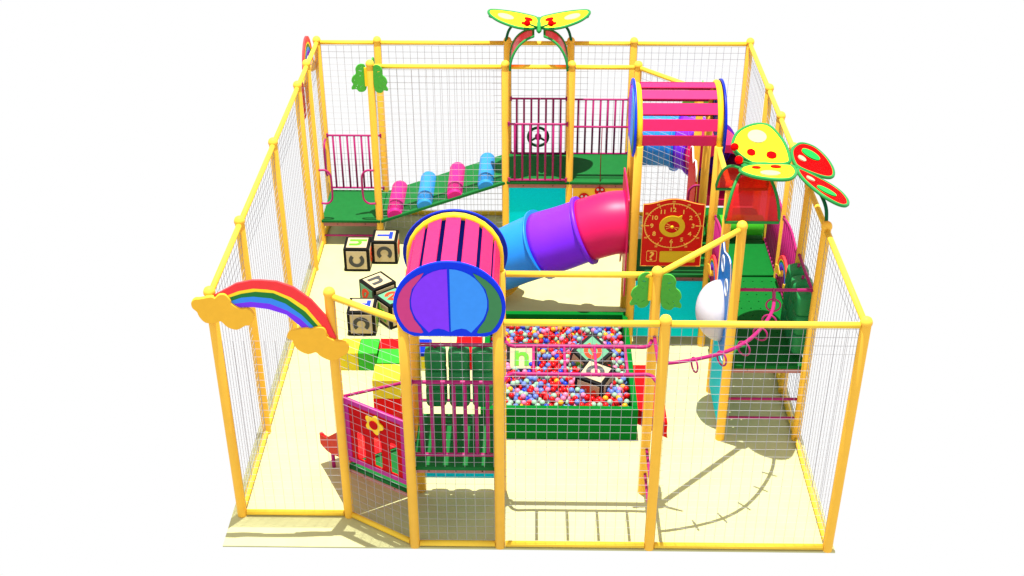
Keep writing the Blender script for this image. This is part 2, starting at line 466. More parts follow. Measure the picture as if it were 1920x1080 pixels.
# ------------------------------------------------------------------ barriers of pipes
def bar_barrier(p, q, z0, z1, n, label, arch=0.0, r=.017, name='railing', rungs=True):
    p = Vector((*p, 0)); q = Vector((*q, 0)); mid = (p + q) / 2
    t = thing(name, label, 'railing', (mid.x, mid.y, z0))
    N = 12
    def zt(s): return z1 + arch * math.sin(PI * s)
    mb = MB(); mb.tube([p.lerp(q, i / N) + Vector((0, 0, zt(i / N))) for i in range(N + 1)], r, 10)
    mb.build('top_bar', M['pipe'], t)
    mb = MB(); mb.cyl(p + Vector((0, 0, z0)), q + Vector((0, 0, z0)), r, 10); mb.build('bottom_bar', M['pipe'], t)
    for i in range(n):
        s = (i + .75) / (n + .5)
        c = p.lerp(q, s); mb = MB(); mb.cyl(c + Vector((0, 0, z0)), c + Vector((0, 0, zt(s))), r * 1.0, 8); mb.build('upright_bar', M['pipe'], t)
    mb = MB()
    for c in (p, q):
        for z in (z0, z1): mb.box((c.x - .014, c.y - .014, z - .035), (c.x + .014, c.y + .014, z + .035))
    mb.build('bracket', M['pipe'], t)
    return t
bar_barrier((.05, 8.25), (.95, 8.25), .55, 1.53, 7, 'magenta bar railing at the back of the low left platform')
wt = bar_barrier((3.15, 8.25), (4.06, 8.25), 1.22, 2.21, 7, 'magenta bar railing behind the steering wheel')
bar_barrier((4.17, 8.25), (5.09, 8.25), 1.22, 2.20, 7, 'magenta bar railing at the back, right of the steering wheel')
bar_barrier((3.13, 7.20), (4.05, 7.20), 1.24, 2.22, 7, 'magenta bar railing in front of the steering wheel')
bar_barrier((2.20, .02), (3.12, .02), 1.36, 2.36, 7, 'magenta bar railing at the front of the barrel roofed tower', r=.022)
bar_barrier((6.97, 4.36), (6.97, 5.28), 1.22, 2.2, 8, 'straight magenta bar railing on the far right side of the right tower')
bar_barrier((6.97, 3.21), (6.97, 4.24), 1.22, 2.15, 8, 'arched magenta bar railing with a rainbow on the right side', arch=.09)
bar_barrier((6.03, 3.21), (6.03, 4.24), 1.22, 2.15, 8, 'arched magenta bar railing with a rainbow on the tower\'s left side', arch=.09)
def single_bar(pts, r, label, name='grab_bar', cat='bar', m='pipe', n=10):
    mb = MB(); mb.tube(pts, r, n); o = mb.build(name, M[m], origin=pts[0]); tag(o, label, cat); return o
single_bar([(4.15, 7.26, 2.15), (5.08, 7.26, 2.15)], .017, 'single magenta bar carrying the string, right of the steering wheel barrier')
single_bar([(4.608, 7.25, 2.14), (4.605, 7.245, 1.6), (4.606, 7.19, 1.0)], .007, 'thin dark red string hanging from the magenta bar', 'hanging_string', 'string', 'cord', 6)
single_bar([(.03, 7.24, .17), (.95, 7.24, .17)], .017, 'low magenta bar under the low left platform')
single_bar([(2.17, 1.0, 2.19), (3.12, 1.0, 2.19)], .024, 'magenta bar holding the green bags of the front tower')
single_bar([(2.17, 1.04, 1.36), (3.12, 1.04, 1.36)], .02, 'lower magenta bar behind the green bags of the front tower')
single_bar([(1.33, .54, 1.77), (2.12, .97, 1.70)], .019, 'slanting magenta bar above the red slide entrance')
single_bar([(6.04, 2.09, .65), (6.95, 2.09, .65)], .019, 'upper of two magenta step bars below the perforated deck')
single_bar([(6.04, 2.09, .345), (6.95, 2.09, .345)], .019, 'lower of two magenta step bars below the perforated deck')
single_bar([(6.04, 2.09, 2.30), (6.95, 2.09, 2.30)], .021, 'magenta bar across the front of the right tower, joined by the ring rail')
single_bar([(6.97, 2.13, 2.22), (6.97, 3.1, 2.22)], .021, 'magenta side bar holding the green bags at the right')
single_bar([(4.915, .95, .72), (4.91, .06, .72)], .019, 'upper magenta step bar between the leafy post and the front fence')
single_bar([(4.915, .95, .335), (4.91, .06, .335)], .019, 'lower magenta step bar between the leafy post and the front fence')
single_bar([(3.165, .95, .72), (3.16, .06, .72)], .019, 'upper magenta step bar on the right side of the front tower')
single_bar([(3.165, .95, .335), (3.16, .06, .335)], .019, 'lower magenta step bar on the right side of the front tower')
# D shaped grab loops
def loop(base, dirv, z0, z1, d, label):
    b = Vector(base); u = Vector(dirv)
    pts = [b + Vector((0, 0, z0)), b + u * d * .55 + Vector((0, 0, z0)), b + u * d * .9 + Vector((0, 0, z0 + .06)), b + u * d + Vector((0, 0, z0 + .16)),
           b + u * d + Vector((0, 0, z1 - .16)), b + u * d * .9 + Vector((0, 0, z1 - .06)), b + u * d * .55 + Vector((0, 0, z1)), b + Vector((0, 0, z1))]
    return single_bar(smooth_path(pts, 4), .017, label, 'grab_loop', 'handle')
loop((.05, 7.2, 0), (1, 0, 0), .79, 1.39, .19, 'magenta loop handle on the left post of the low platform entrance')
loop((.94, 7.2, 0), (-1, 0, 0), .79, 1.39, .2, 'magenta loop handle on the leafy post of the low platform entrance')
loop((.02, 8.22, 0), (0, -1, 0), .85, 1.47, .2, 'magenta loop handle against the left net above the low platform')
loop((5.98, 5.40, 0), (-.9, .1, 0), 1.35, 2.05, .2, 'magenta loop handle beside the tall red panel behind the clock')

# steering wheel
t = thing('steering_wheel', 'dark green three spoke steering wheel on the back railing', 'steering wheel', (3.6, 8.2, 1.55))
C0 = Vector((3.6, 8.19, 1.55))
mb = MB(); mb.tube([C0 + Vector((math.cos(a) * .165, 0, math.sin(a) * .165)) for a in [2 * PI * k / 32 for k in range(32)]], .024, 10, closed=True); mb.build('rim', M['wheel'], t)
for a in (90, 210, 330):
    mb = MB(); mb.cyl(C0, C0 + Vector((math.cos(R(a)) * .16, 0, math.sin(R(a)) * .16)), .02, 8); mb.build('spoke', M['wheel'], t)
mb = MB(); mb.lathe([(.055, 0), (.055, .05), (.04, .06)], 20, Matrix.Translation(C0 + Vector((0, .03, 0))) @ Matrix.Rotation(PI / 2, 4, 'X')); mb.build('hub', M['pipe'], t)

# ------------------------------------------------------------------ roller ramp
t = thing('roller_ramp', 'green ramp with pink and blue rollers climbing to the high platform', 'ramp', (.98, 7.75, 0))
x0, z0, x1, z1 = 1.0, .47, 3.06, 1.20
u = Vector((x1 - x0, 0, z1 - z0)).normalized(); nn = Vector((-u.z, 0, u.x)); L = math.hypot(x1 - x0, z1 - z0)
RM = Matrix(((u.x, 0, nn.x, x0), (0, 1, 0, 0), (u.z, 0, nn.z, z0), (0, 0, 0, 1)))
mb = MB(); mb.rbox((0, 7.2, -.05), (L, 8.28, 0), .006, 1, RM); mb.build('ramp_board', M['rampg'], t)
for i, xx in enumerate((1.24, 1.74, 2.24, 2.75)):
    s = (xx - x0) / u.x
    prof = [(-.115, .0), (-.108, .05), (-.085, .095), (-.045, .125), (0, .135), (.045, .125), (.085, .095), (.108, .05), (.115, .0)]
    mb = MB(); tb = bmesh.new(); rings = []
    for yy, k in ((7.215, .62), (7.225, .7), (7.30, .97), (7.36, 1), (8.2, 1), (8.25, .9)):
        rings.append([tb.verts.new((s + px * 1.16 * (k * .3 + .7), yy, pz * 1.15 * k + .001)) for px, pz in prof])
    for a, b in zip(rings, rings[1:]):
        for k in range(len(prof) - 1): tb.faces.new((a[k], b[k], b[k + 1], a[k + 1])).smooth = True
    tb.faces.new(rings[0]); tb.faces.new(rings[-1][::-1]); mb.add(tb, RM)
    mb.build('roller', M['pinkroll' if i % 2 == 0 else 'blueroll'], t)['label'] = ('pink' if i % 2 == 0 else 'sky blue') + ' rounded roller bump across the ramp'

# ------------------------------------------------------------------ barrel roofs
def barrel_roof(c, half, length, axis, label, name='barrel_roof', zc=3.38, wq=.160):
    """c = centre of floor line; axis 'y' or 'x' is the barrel direction.  Built along local +Y then mapped."""
    cx, cy = c
    r = half
    if axis == 'y': MM = Matrix.Translation((cx, cy, 0))
    else: MM = Matrix.Translation((cx, cy, 0)) @ Matrix.Rotation(-PI / 2, 4, 'Z')      # local +Y -> world +X
    t = thing(name, label, 'roof', (cx, cy, 3.2))
    for y in (-length / 2, length / 2):
        pts = [Vector((-r, y, 3.2))] + [Vector((-r * math.cos(a), y, zc + (r - (.05 if y < 0 else 0)) * math.sin(a))) for a in [PI * k / 14 for k in range(15)]] + [Vector((r, y, 3.2))]
        mb = MB(); mb.tube(pts, .04, 12); mb.bm.transform(MM); mb.build('hoop', M['hoop'], t)
        # legs of the tower
    for y in (-length / 2, length / 2):
        for x in (-r, r):
            mb = MB(); mb.lathe([(.058, 0), (.058, 3.19), (.05, 3.2)], 20, Matrix.Translation((x, y, 0))); mb.bm.transform(MM); mb.build('leg', M['post'], t)
    for k in range(9):
        a = R(-98 + 24.5 * k); w = wq / 2
        ca = Vector((math.sin(a), 0, math.cos(a))); tv = Vector((math.cos(a), 0, -math.sin(a)))
        o = Vector((0, 0, zc)) + ca * (r - .012)
        Q = Matrix(((tv.x, 0, ca.x, o.x), (0, 1, 0, 0), (tv.z, 0, ca.z, o.z), (0, 0, 0, 1)))
        mb = MB(); mb.rbox((-w, -length / 2 + .03, -.009), (w, length / 2 - .03, .009), .003, 1, MM @ Q); mb.build('slat', M['slat'], t)
    # end discs: -Y end is coloured outside, +Y end navy inside
    R0 = r + .068
    def disc_outline(R_, cut=-.36, n=40):
        a0 = math.asin(cut / R_)
        pts = [(R_ * math.cos(a), R_ * math.sin(a)) for a in [a0 + (PI - 2 * a0) * k / n for k in range(n + 1)]]
        # rounded bottom corners
        xb = R_ * math.cos(a0)
        q = pts[1:-1] + [(-xb * .93, cut + .004), (-xb * .84, cut - .012), (xb * .84, cut - .012), (xb * .93, cut + .004)]
        return [(x * 1.015, z * .95) for x, z in q]
    for end, sgn in ((-length / 2 - .062, -1), (length / 2 + .062, 1)):
        mb = MB(); mb.plate(disc_outline(R0), .03, (), Matrix.Translation((0, end, zc)) @ Matrix.Rotation(PI / 2, 4, 'X'), .006)
        mb.bm.transform(MM); d = mb.build('end_panel', M['canrim' if sgn < 0 else 'cannavy'], t)
        # coloured lobes, slightly proud of the outer face
        yo = end + sgn * .0185
        k = R0 / .573
        def lobe(pts, m):
            P2 = [(x * k * 1.015, z * k * .95) for x, z in pts]
            mb = MB(); mb.plate(P2, .007, (), Matrix.Translation((0, yo, zc)) @ Matrix.Rotation(PI / 2, 4, 'X'))
            mb.bm.transform(MM); mb.build('colour_patch', M[m], d)
        def arcp(cx_, cz_, rx, rz, a0, a1, n=10): return [(cx_ + rx * math.cos(R(a0 + (a1 - a0) * i / n)), cz_ + rz * math.sin(R(a0 + (a1 - a0) * i / n))) for i in range(n + 1)]
        right = arcp(.006, .06, .385, .43, 89, -38, 12) + [(.26, -.27), (.22, -.325), (.17, -.28), (.12, -.27), (.06, -.285), (.009, -.315)]
        left = [(-x, z) for x, z in right]
        sr = arcp(-.01, .0, .55, .50, 62, -38, 12) + [(.36, -.325), (.30, -.335), (.28, -.325)] + [(.30, -.27), (.365, -.16), (.405, -.02), (.405, .1), (.375, .24), (.28, .38)]
        sl = [(-x, z) for x, z in sr]
        lobe(right, 'canblue'); lobe(left, 'canpurple'); lobe(sr, 'cangreen'); lobe(sl, 'canpink')
    return t
barrel_roof((2.651, .5), .502, 1.0, 'y', 'front tower roof of pink slats with blue and violet rounded end panel')
barrel_roof((5.465, 4.82), .52, 1.07, 'x', zc=3.34, label='rear right barrel roof of pink slats seen from its side')

# ------------------------------------------------------------------ hanging bags
def bag(x, y, z0, z1, w, label, group):
    t = thing('hanging_bag', label, 'bag', (x, y, z0), group)
    n = 3; hh = (z1 - z0) / n; mb = MB()
    prof = []
    for k in range(n):
        for f, s in ((0.0, .80), (.05, .93), (.16, 1), (.84, 1), (.95, .95), (1.0, .80)): prof.append((s, z0 + hh * (k + f)))
    prof = [(.55, z0 - .01)] + prof + [(.6, z1 + .02)]
    N = 28; tb = bmesh.new(); rings = []
    for s, z in prof:
        ring = []
        for k in range(N):
            a = 2 * PI * k / N; c, q = math.cos(a), math.sin(a); e = .55
            px = math.copysign(abs(c) ** e, c) * w / 2 * s; py = math.copysign(abs(q) ** e, q) * w / 2 * s
            ring.append(tb.verts.new((x + px, y + py, z - .022 * (1 - s) * math.cos(a * 2))))
        rings.append(ring)
    for a, b in zip(rings, rings[1:]):
        for k in range(N): tb.faces.new((a[k], a[(k + 1) % N], b[(k + 1) % N], b[k])).smooth = True
    tb.faces.new(rings[0][::-1]); tb.faces.new(rings[-1]); mb.add(tb); mb.build('bag_body', M['bag'], t)
    mb = MB(); mb.cyl((x, y, z1), (x, y, z1 + .06), .02, 10); mb.build('hanger', M['pipe'], t)
for x, l in ((2.387, 'left'), (2.662, 'middle'), (2.937, 'right')):
    bag(x, 1.0, 1.37, 2.13, .25, 'dark green vinyl bag, %s one of three at the back of the front tower' % l, 'green bags hanging in the front tower')
for y, l in ((2.33, 'nearest'), (2.63, 'middle'), (2.93, 'farthest')):
    bag(6.94, y, 1.26, 2.12, .27, 'dark green vinyl bag, %s of three on the right side of the right tower' % l, 'green bags hanging at the right tower')

# ------------------------------------------------------------------ flower panel and red slide
t = thing('flower_panel', 'magenta framed red picket panel with a yellow flower', 'panel', (1.73, .25, .85))
a = Vector((1.372, .508, 0)); b = Vector((2.10, .062, 0)); uu = (b - a).normalized(); ln = (b - a).length
PM = Matrix(((uu.x, 0, uu.y, a.x), (uu.y, 0, -uu.x, a.y), (0, 1, 0, 0), (0, 0, 0, 1)))   # local x along, y up, z outward
PM = Matrix(((uu.x, 0, -(-uu.y), a.x), (uu.y, 0, -uu.x, a.y), (0, 1, 0, 0), (0, 0, 0, 1)))
zb, zt = .885, 1.785
mb = MB(); mb.plate([(0, zb), (ln, zb), (ln, zt), (0, zt)], .04, [[(.05, zb + .05), (.05, zt - .05), (ln - .05, zt - .05), (ln - .05, zb + .05)]], PM, .005); mb.build('frame', M['panelpink'], t)
holes_ = [[(x0, zb + .075), (x0, z1_ - .03), (x0 + .03, z1_), (x1 - .03, z1_), (x1, z1_ - .03), (x1, zb + .075)] for x0, x1, z1_ in ((.14, .255, zb + .47), (.385, .50, zb + .50), (.62, .73, zb + .52))]
mb = MB(); mb.plate([(.051, zb + .051), (ln - .051, zb + .051), (ln - .051, zt - .051), (.051, zt - .051)], .016, holes_, PM); mb.build('slotted_board', M['red'], t)
pet = []
for k in range(72):
    an = 2 * PI * k / 72; rr = .112 + .02 * math.cos(5 * an); pet.append((.43 + rr * math.cos(an), 1.585 + rr * math.sin(an)))
mb = MB(); mb.plate(pet, .02, (), PM @ Matrix.Translation((0, 0, .022)), .004); fl = mb.build('flower', M['yel'], t)
mb = MB(); mb.plate(circ(.43, 1.585, .058), .01, (), PM @ Matrix.Translation((0, 0, .038))); mb.build('flower_centre', M['red'], fl)
# slide
t = thing('red_slide', 'short red slide dropping from the triangular platform behind the flower panel', 'slide', (1.45, 1.25, 0))
dv = Vector((-.5, .866, 0)); pv = Vector((.866, .5, 0)); o = Vector((1.725, .76, 0))
st = [(0, .80), (.14, .79), (.3, .72), (.5, .60), (.7, .48), (.88, .40), (1.02, .36), (1.10, .35)]
hw = .36
wt_ = lambda s: .14 + .26 * max(0, 1 - s / .9) ** .7
def sweep(prof_fn, name, m):
    tb = bmesh.new(); rings = []
    for s, z in st:
        rings.append([tb.verts.new(o + dv * s + pv * q + Vector((0, 0, z + h))) for q, h in prof_fn(s)])
    n = len(rings[0])
    for a, b in zip(rings, rings[1:]):
        for k in range(n): tb.faces.new((a[k], a[(k + 1) % n], b[(k + 1) % n], b[k])).smooth = False
    tb.faces.new(rings[0]); tb.faces.new(rings[-1][::-1]); mb = MB(); mb.add(tb); return mb.build(name, M[m], t)
sweep(lambda s: [(-hw, 0), (hw, 0), (hw, -.03), (-hw, -.03)], 'slide_bed', 'redlight')
for sg in (-1, 1):
    sweep(lambda s: [(sg * hw, wt_(s)), (sg * (hw + .04), wt_(s)), (sg * (hw + .04), -.10 + .06 * s), (sg * hw, -.10 + .06 * s)][::sg], 'side_wall', 'red')
mb = MB()
for sg in (-1, 1):
    p = o + dv * .95 + pv * sg * .3; mb.cyl(p + Vector((0, 0, 0)), p + Vector((0, 0, .37)), .025, 10)
mb.build('support', M['panelpink'], t)

# ------------------------------------------------------------------ rainbows
def rainbow(Mx, W, Hh, label, loc, name='rainbow_sign', th=.03, asym=0.0):
    """local: x from 0..W, y up from 0; arch with two clouds"""
    t = thing(name, label, 'sign', loc)
    bands = [('rbred', 1.0, .835), ('rbyel', .835, .79), ('rbgreen', .79, .70), ('rbblue', .70, .61), ('rbpurple', .61, .50)]
    n = 11
    for k, (m, a, b) in enumerate(bands):
        outer = [(W / 2 - W / 2 * a * math.cos(PI * i / n), Hh * (.0 + a) * math.sin(PI * i / n) + asym * (1 - i / n)) for i in range(n + 1)]
        inner = [(W / 2 - W / 2 * b * math.cos(PI * i / n), Hh * b * math.sin(PI * i / n) + asym * (1 - i / n)) for i in range(n + 1)]
        mb = MB(); mb.plate(outer + inner[::-1], th, (), Mx); mb.build('colour_band', M[m], t)
    for cx, cy in ((W * .06, asym), (W * .90, -.04)):
        lob = [(-.16, .02, .10, .08), (-.04, .03, .15, .115), (.1, -.03, .135, .10), (.21, -.06, .11, .085)]
        sc = W / 1.3
        # union outline of overlapping ellipses sampled by angle from the cloud centre
        out = []
        for i in range(72):
            an = 2 * PI * i / 72; best = 0
            for ex, ey, rx, ry in lob:
                # farthest intersection of ray from (0.02,0) with the ellipse
                ox, oy = .03 - ex, -.015 - ey; dx, dy = math.cos(an), math.sin(an)
                A = dx * dx / rx ** 2 + dy * dy / ry ** 2; B = 2 * (ox * dx / rx ** 2 + oy * dy / ry ** 2); Cc = ox * ox / rx ** 2 + oy * oy / ry ** 2 - 1
                D = B * B - 4 * A * Cc
                if D >= 0:
                    tt = (-B + math.sqrt(D)) / (2 * A)
                    if tt > best: best = tt
            out.append((cx + sc * (.03 + best * math.cos(an)), cy + sc * (-.015 + best * math.sin(an))))
        mb = MB(); mb.plate(out, th + .03, (), Mx @ Matrix.Translation((0, 0, .008)), .006); mb.build('cloud', M['cloud'], t)
    return t
t = thing('rainbow_sign', 'big rainbow arch sign with amber clouds across the front left fence', 'sign', (.65, .43, 2.4))
arcs = [[(0.052, 3.183), (0.158, 3.247), (0.326, 3.347), (0.498, 3.388), (0.605, 3.389), (0.765, 3.375), (0.942, 3.304), (1.122, 3.147), (1.258, 2.949), (1.356, 2.649)],
        [(0.145, 3.145), (0.223, 3.203), (0.343, 3.255), (0.503, 3.288), (0.648, 3.279), (0.733, 3.264), (0.908, 3.177), (1.06, 3.051), (1.224, 2.793), (1.281, 2.675)],
        [(0.176, 3.133), (0.247, 3.178), (0.371, 3.223), (0.526, 3.25), (0.719, 3.233), (0.863, 3.158), (1.044, 2.999), (1.17, 2.812), (1.205, 2.701)],
        [(0.182, 3.088), (0.246, 3.127), (0.366, 3.173), (0.497, 3.186), (0.69, 3.165), (0.836, 3.1), (0.997, 2.96), (1.125, 2.792), (1.161, 2.7)],
        [(0.211, 3.056), (0.281, 3.095), (0.457, 3.12), (0.662, 3.099), (0.849, 3.01), (0.981, 2.908), (1.08, 2.785), (1.117, 2.7)],
        [(0.261, 3.018), (0.352, 3.051), (0.483, 3.052), (0.643, 3.028), (0.833, 2.959), (0.982, 2.797), (1.019, 2.712)]]
for (a_, b_), m in zip(zip(arcs, arcs[1:]), ('rbred', 'rbyel', 'rbgreen', 'rbblue', 'rbpurple')):
    mb = MB(); mb.plate(a_ + b_[::-1], .03, (), XZ(.435)); mb.build('colour_band', M[m], t)
for cl in ([(-0.174, 3.117), (-0.136, 3.158), (-0.081, 3.162), (0.042, 3.189), (0.083, 3.17), (0.132, 3.215), (0.197, 3.216), (0.243, 3.146), (0.249, 3.101), (0.349, 3.032), (0.416, 3.039), (0.474, 2.975), (0.466, 2.904), (0.415, 2.838), (0.37, 2.831), (0.276, 2.778), (0.181, 2.81), (0.113, 2.887), (0.044, 2.861), (-0.054, 2.866), (-0.11, 2.937), (-0.129, 3.002), (-0.172, 3.053)],
           [(0.825, 2.697), (0.868, 2.75), (0.936, 2.771), (1.037, 2.791), (1.091, 2.779), (1.148, 2.805), (1.224, 2.8), (1.253, 2.741), (1.254, 2.688), (1.365, 2.623), (1.453, 2.617), (1.484, 2.558), (1.465, 2.477), (1.407, 2.437), (1.348, 2.389), (1.269, 2.381), (1.173, 2.434), (1.121, 2.487), (1.03, 2.462), (0.935, 2.512), (0.887, 2.592), (0.88, 2.645), (0.837, 2.658)]):
    mb = MB(); mb.plate(smooth_loop(cl, 3), .05, (), XZ(.418), .008); mb.build('cloud', M['cloud'], t)
rainbow(YZ(-.075) @ Matrix.Translation((7.3, 2.86, 0)), .9, .58, 'rainbow sign on the outside of the left fence at the back left corner', (-.075, 7.75, 2.8))
rainbow(YZ(6.935) @ Matrix.Translation((3.35, 1.50, 0)) , .72, .30, 'small rainbow sign on the right side railing of the right tower', (6.935, 3.7, 1.5))
rainbow(YZ(5.99) @ Matrix.Translation((3.35, 1.50, 0)), .72, .30, 'small rainbow sign on the left railing, behind the blue dome panel', (5.99, 3.7, 1.5))

# ------------------------------------------------------------------ leaf plates
def leaf_plate(post, ang, label, group, up=0.0):
    """vertical plate that stands out from a post at angle ang (degrees, 0 = +x)"""
    x, y = POS[post]; z = 2.98 + up
    dx, dy = math.cos(R(ang)), math.sin(R(ang))
    Mx = Matrix(((dx, 0, dy, x), (dy, 0, -dx, y), (0, 1, 0, z), (0, 0, 0, 1)))   # local x outward, y up
    sc = .88
    t = thing('leaf_plate', label, 'leaf', (x + dx * .06, y + dy * .06, z - .2), group)
    mb = MB(); mb.rbox((.05, -.15, -.012), (.095, .16, .012), .005, 1, Mx); mb.build('bracket', M['yel'], t)
    out = smooth_loop([(.075, .20), (.13, .245), (.20, .235), (.245, .17), (.245, .08), (.305, .03), (.33, -.05), (.305, -.115), (.335, -.165), (.33, -.205), (.28, -.205), (.245, -.215), (.21, -.26), (.14, -.27), (.085, -.23), (.065, -.12), (.065, 0)], 4)
    hl = [circ(.15, .185, .009, 10), [(.125, .105), (.145, .125), (.185, .14), (.215, .14), (.19, .125), (.155, .11)],
          circ(.175, .03, .012, 10), circ(.275, -.04, .010, 10), circ(.235, -.14, .011, 10), circ(.255, -.185, .012, 10), [(.135, -.14), (.145, -.17), (.18, -.19), (.20, -.185), (.175, -.17), (.15, -.155)]]
    out = [(a * sc + .006, b * sc) for a, b in out]; hl = [[(a * sc + .006, b * sc) for a, b in h] for h in hl]
    mb = MB(); mb.plate(out, .018, [h[::-1] for h in hl], Mx @ Matrix.Translation((0, 0, .016)), .003); mb.build('leaf_cutout', M['leaf'], t)
for post, w in (('C1', 'the post at the foot of the roller ramp'), ('M1', 'the post beside the ball pit'), ('D3', 'the post behind the pink barrel roof')):
    for ang, nm in ((198, 'left'), (-22, 'right'), (84, 'rear')):
        leaf_plate(post, ang, 'green %s leaf plate on %s' % (nm, w), 'green leaf plates on ' + w, (.04 if post != 'M1' else -.04) if ang == 84 else 0)

# ------------------------------------------------------------------ letter cubes
def arcpts(cx, cy, r, a0, a1, n=16, ry=None): return [(cx + r * math.cos(R(a0 + (a1 - a0) * i / n)), cy + (ry or r) * math.sin(R(a0 + (a1 - a0) * i / n))) for i in range(n + 1)]
def arch_glyph(asc):
    # stem with a round shoulder: n, or h when asc is higher
    return [(-.40, -.5), (-.40, asc), (-.16, asc), (-.16, .16)] + arcpts(.06, -.04, .34, 125, 0, 10, .34) + [(.40, -.5), (.15, -.5)] + arcpts(.0, -.06, .15, 0, 180, 8) + [(-.15, -.5)]
GLYPH = {
    'C': (arcpts(0, 0, .5, 42, 318, 28) + arcpts(0, 0, .26, 318, 42, 24), []),
    'T': ([(-.11, -.5), (.11, -.5), (.11, .27), (.45, .27), (.45, .5), (-.45, .5), (-.45, .27), (-.11, .27)], []),
    'n': (arch_glyph(.36), []),
    'h': (arch_glyph(.60), []),
    'e': (arcpts(0, 0, .5, -9, 312, 32) + arcpts(0, 0, .27, 312, 197, 14) + [(.494, -.08)], [arcpts(0, 0, .27, 20, 160, 12)]),
}
def letter_cube(c, rot, faces, label, tilt=(0, 0), s=.415):
    t = thing('letter_cube', label, 'cube', (c[0], c[1], c[2] - s / 2), 'soft alphabet cubes')
    BM = Matrix.Translation(c) @ Matrix.Rotation(R(tilt[0]), 4, 'X') @ Matrix.Rotation(R(tilt[1]), 4, 'Y') @ Matrix.Rotation(R(rot), 4, 'Z')
    mb = MB(); h = s / 2; mb.rbox((-h, -h, -h), (h, h, h), .012, 2, BM); mb.build('foam_body', M['black'], t)
    FM = {'top': Matrix.Identity(4), 'front': Matrix.Rotation(PI / 2, 4, 'X'), 'back': Matrix.Rotation(PI, 4, 'Z') @ Matrix.Rotation(PI / 2, 4, 'X'),
          'right': Matrix.Rotation(PI / 2, 4, 'Z') @ Matrix.Rotation(PI / 2, 4, 'X'), 'left': Matrix.Rotation(-PI / 2, 4, 'Z') @ Matrix.Rotation(PI / 2, 4, 'X')}
    for f, (ch, lm, pm, rz) in faces.items():
        Q = BM @ FM[f] @ Matrix.Translation((0, 0, h))
        k = h - .045
        mb = MB(); mb.rbox((-k, -k, -.004), (k, k, .004), .002, 1, Q); p = mb.build('letter_panel', M[pm], t)
        p['label'] = '%s face of the cube' % ('mint' if pm == 'mint' else 'cream')
        ol, hl = GLYPH[ch]
        mb = MB(); mb.plate([(x * .25, y * .25) for x, y in ol], .006, [[(x * .25, y * .25) for x, y in h][::-1] for h in hl], Q @ Matrix.Translation((0, 0, .0062)) @ Matrix.Rotation(R(rz), 4, 'Z'))
        mb.build('letter', M[lm], p)
G = ('C', 'ltr_gray', 'cream'); T_ = ('T', 'ltr_blue', 'cream'); Hh_ = ('h', 'ltr_green', 'cream'); E_ = ('e', 'ltr_red', 'mint'); N_ = ('n', 'ltr_gray', 'cream'); E2 = ('e', 'ltr_red', 'cream')
letter_cube((.692, 6.55, .209), 0, {'top': (*Hh_, -90), 'front': (*G, 90), 'right': (*E2, 0), 'left': (*N_, 0), 'back': (*T_, 0)}, 'alphabet cube with a green h on top and a grey C opening upward')
letter_cube((1.115, 6.79, .209), 0, {'top': (*T_, -90), 'front': (*G, -90), 'right': (*E2, 0), 'left': (*N_, 0), 'back': (*Hh_, 0)}, 'alphabet cube with a whole blue T on top, touching the green h cube')
letter_cube((1.142, 5.38, .209), 40, {'top': (*N_, -90), 'left': (*E_, 60), 'front': (*Hh_, 90), 'right': (*G, 0), 'back': (*T_, 0)}, 'turned alphabet cube with a grey n on top')
letter_cube((1.425, 4.92, .209), 41, {'top': (*E_, 200), 'left': (*Hh_, 0), 'front': (*T_, 180), 'right': (*G, 0), 'back': (*N_, 0)}, 'turned alphabet cube with a red letter on a mint top')
letter_cube((.99, 4.67, .209), 0, {'top': (*T_, -90), 'front': (*G, -90), 'right': (*Hh_, 0), 'left': (*N_, 0), 'back': (*E2, 0)}, 'alphabet cube nearest the big rainbow, partly behind the slanting rail')
letter_cube((3.375, 3.44, .28), 0, {'top': ('n', 'ltr_green', 'cream', 0), 'front': (*G, 0), 'right': (*E2, 0), 'left': (*N_, 0), 'back': (*T_, 0)}, 'alphabet cube with a green n half sunk in the balls', tilt=(40, 0))
letter_cube((4.33, 3.32, .43), 45, {'top': ('e', 'ltr_red', 'mint', 70), 'left': (*Hh_, 90), 'front': (*G, 0), 'right': (*T_, 0), 'back': (*N_, 0)}, 'alphabet cube with a red e on mint, tilted among the balls', tilt=(30, 6))
letter_cube((4.37, 2.78, .38), -28, {'top': (*G, -90), 'front': (*E2, 90), 'right': (*N_, 0), 'left': (*Hh_, 0), 'back': (*T_, 0)}, 'alphabet cube with a grey C on top in front of the red e cube', tilt=(6, 0))

# ------------------------------------------------------------------ soft blocks
def soft_block(x0, y0, x1, y1, m, label, h=.30, top=None):
    mb = MB(); mb.rbox((x0 + .003, y0 + .003, 0), (x1 - .003, y1 - .003, h if not top else h - .06), .008, 2)
    o = mb.build('soft_block', M[m], origin=((x0 + x1) / 2, (y0 + y1) / 2, 0)); tag(o, label, 'block', 'coloured soft blocks on the floor')
    if top:
        mb = MB(); mb.rbox((x0 + .003, y0 + .003, h - .058), (x1 - .003, y1 - .003, h), .008, 2); mb.build('top_pad', M[top], o)
    return o
soft_block(.79, 3.57, 1.055, 3.95, 'yelsoft', 'yellow soft block at the left end of the row, by the rainbow cloud')
soft_block(1.055, 3.57, 1.33, 3.95, 'greensoft', 'green soft block between the end yellow block and the red block')
soft_block(1.335, 3.70, 1.68, 3.955, 'redsoft', 'red soft block behind the second green block')
soft_block(1.345, 3.34, 1.70, 3.695, 'greensoft', 'green soft block between the red block and the front yellow block')
soft_block(1.39, 2.49, 1.76, 2.88, 'redsoft', 'red soft block carrying a yellow block, just above the flower panel')
o = soft_block(1.39, 2.49, 1.76, 2.88, 'yelsoft', 'yellow soft block stacked on a red block above the flower panel')
o.location.z = .302
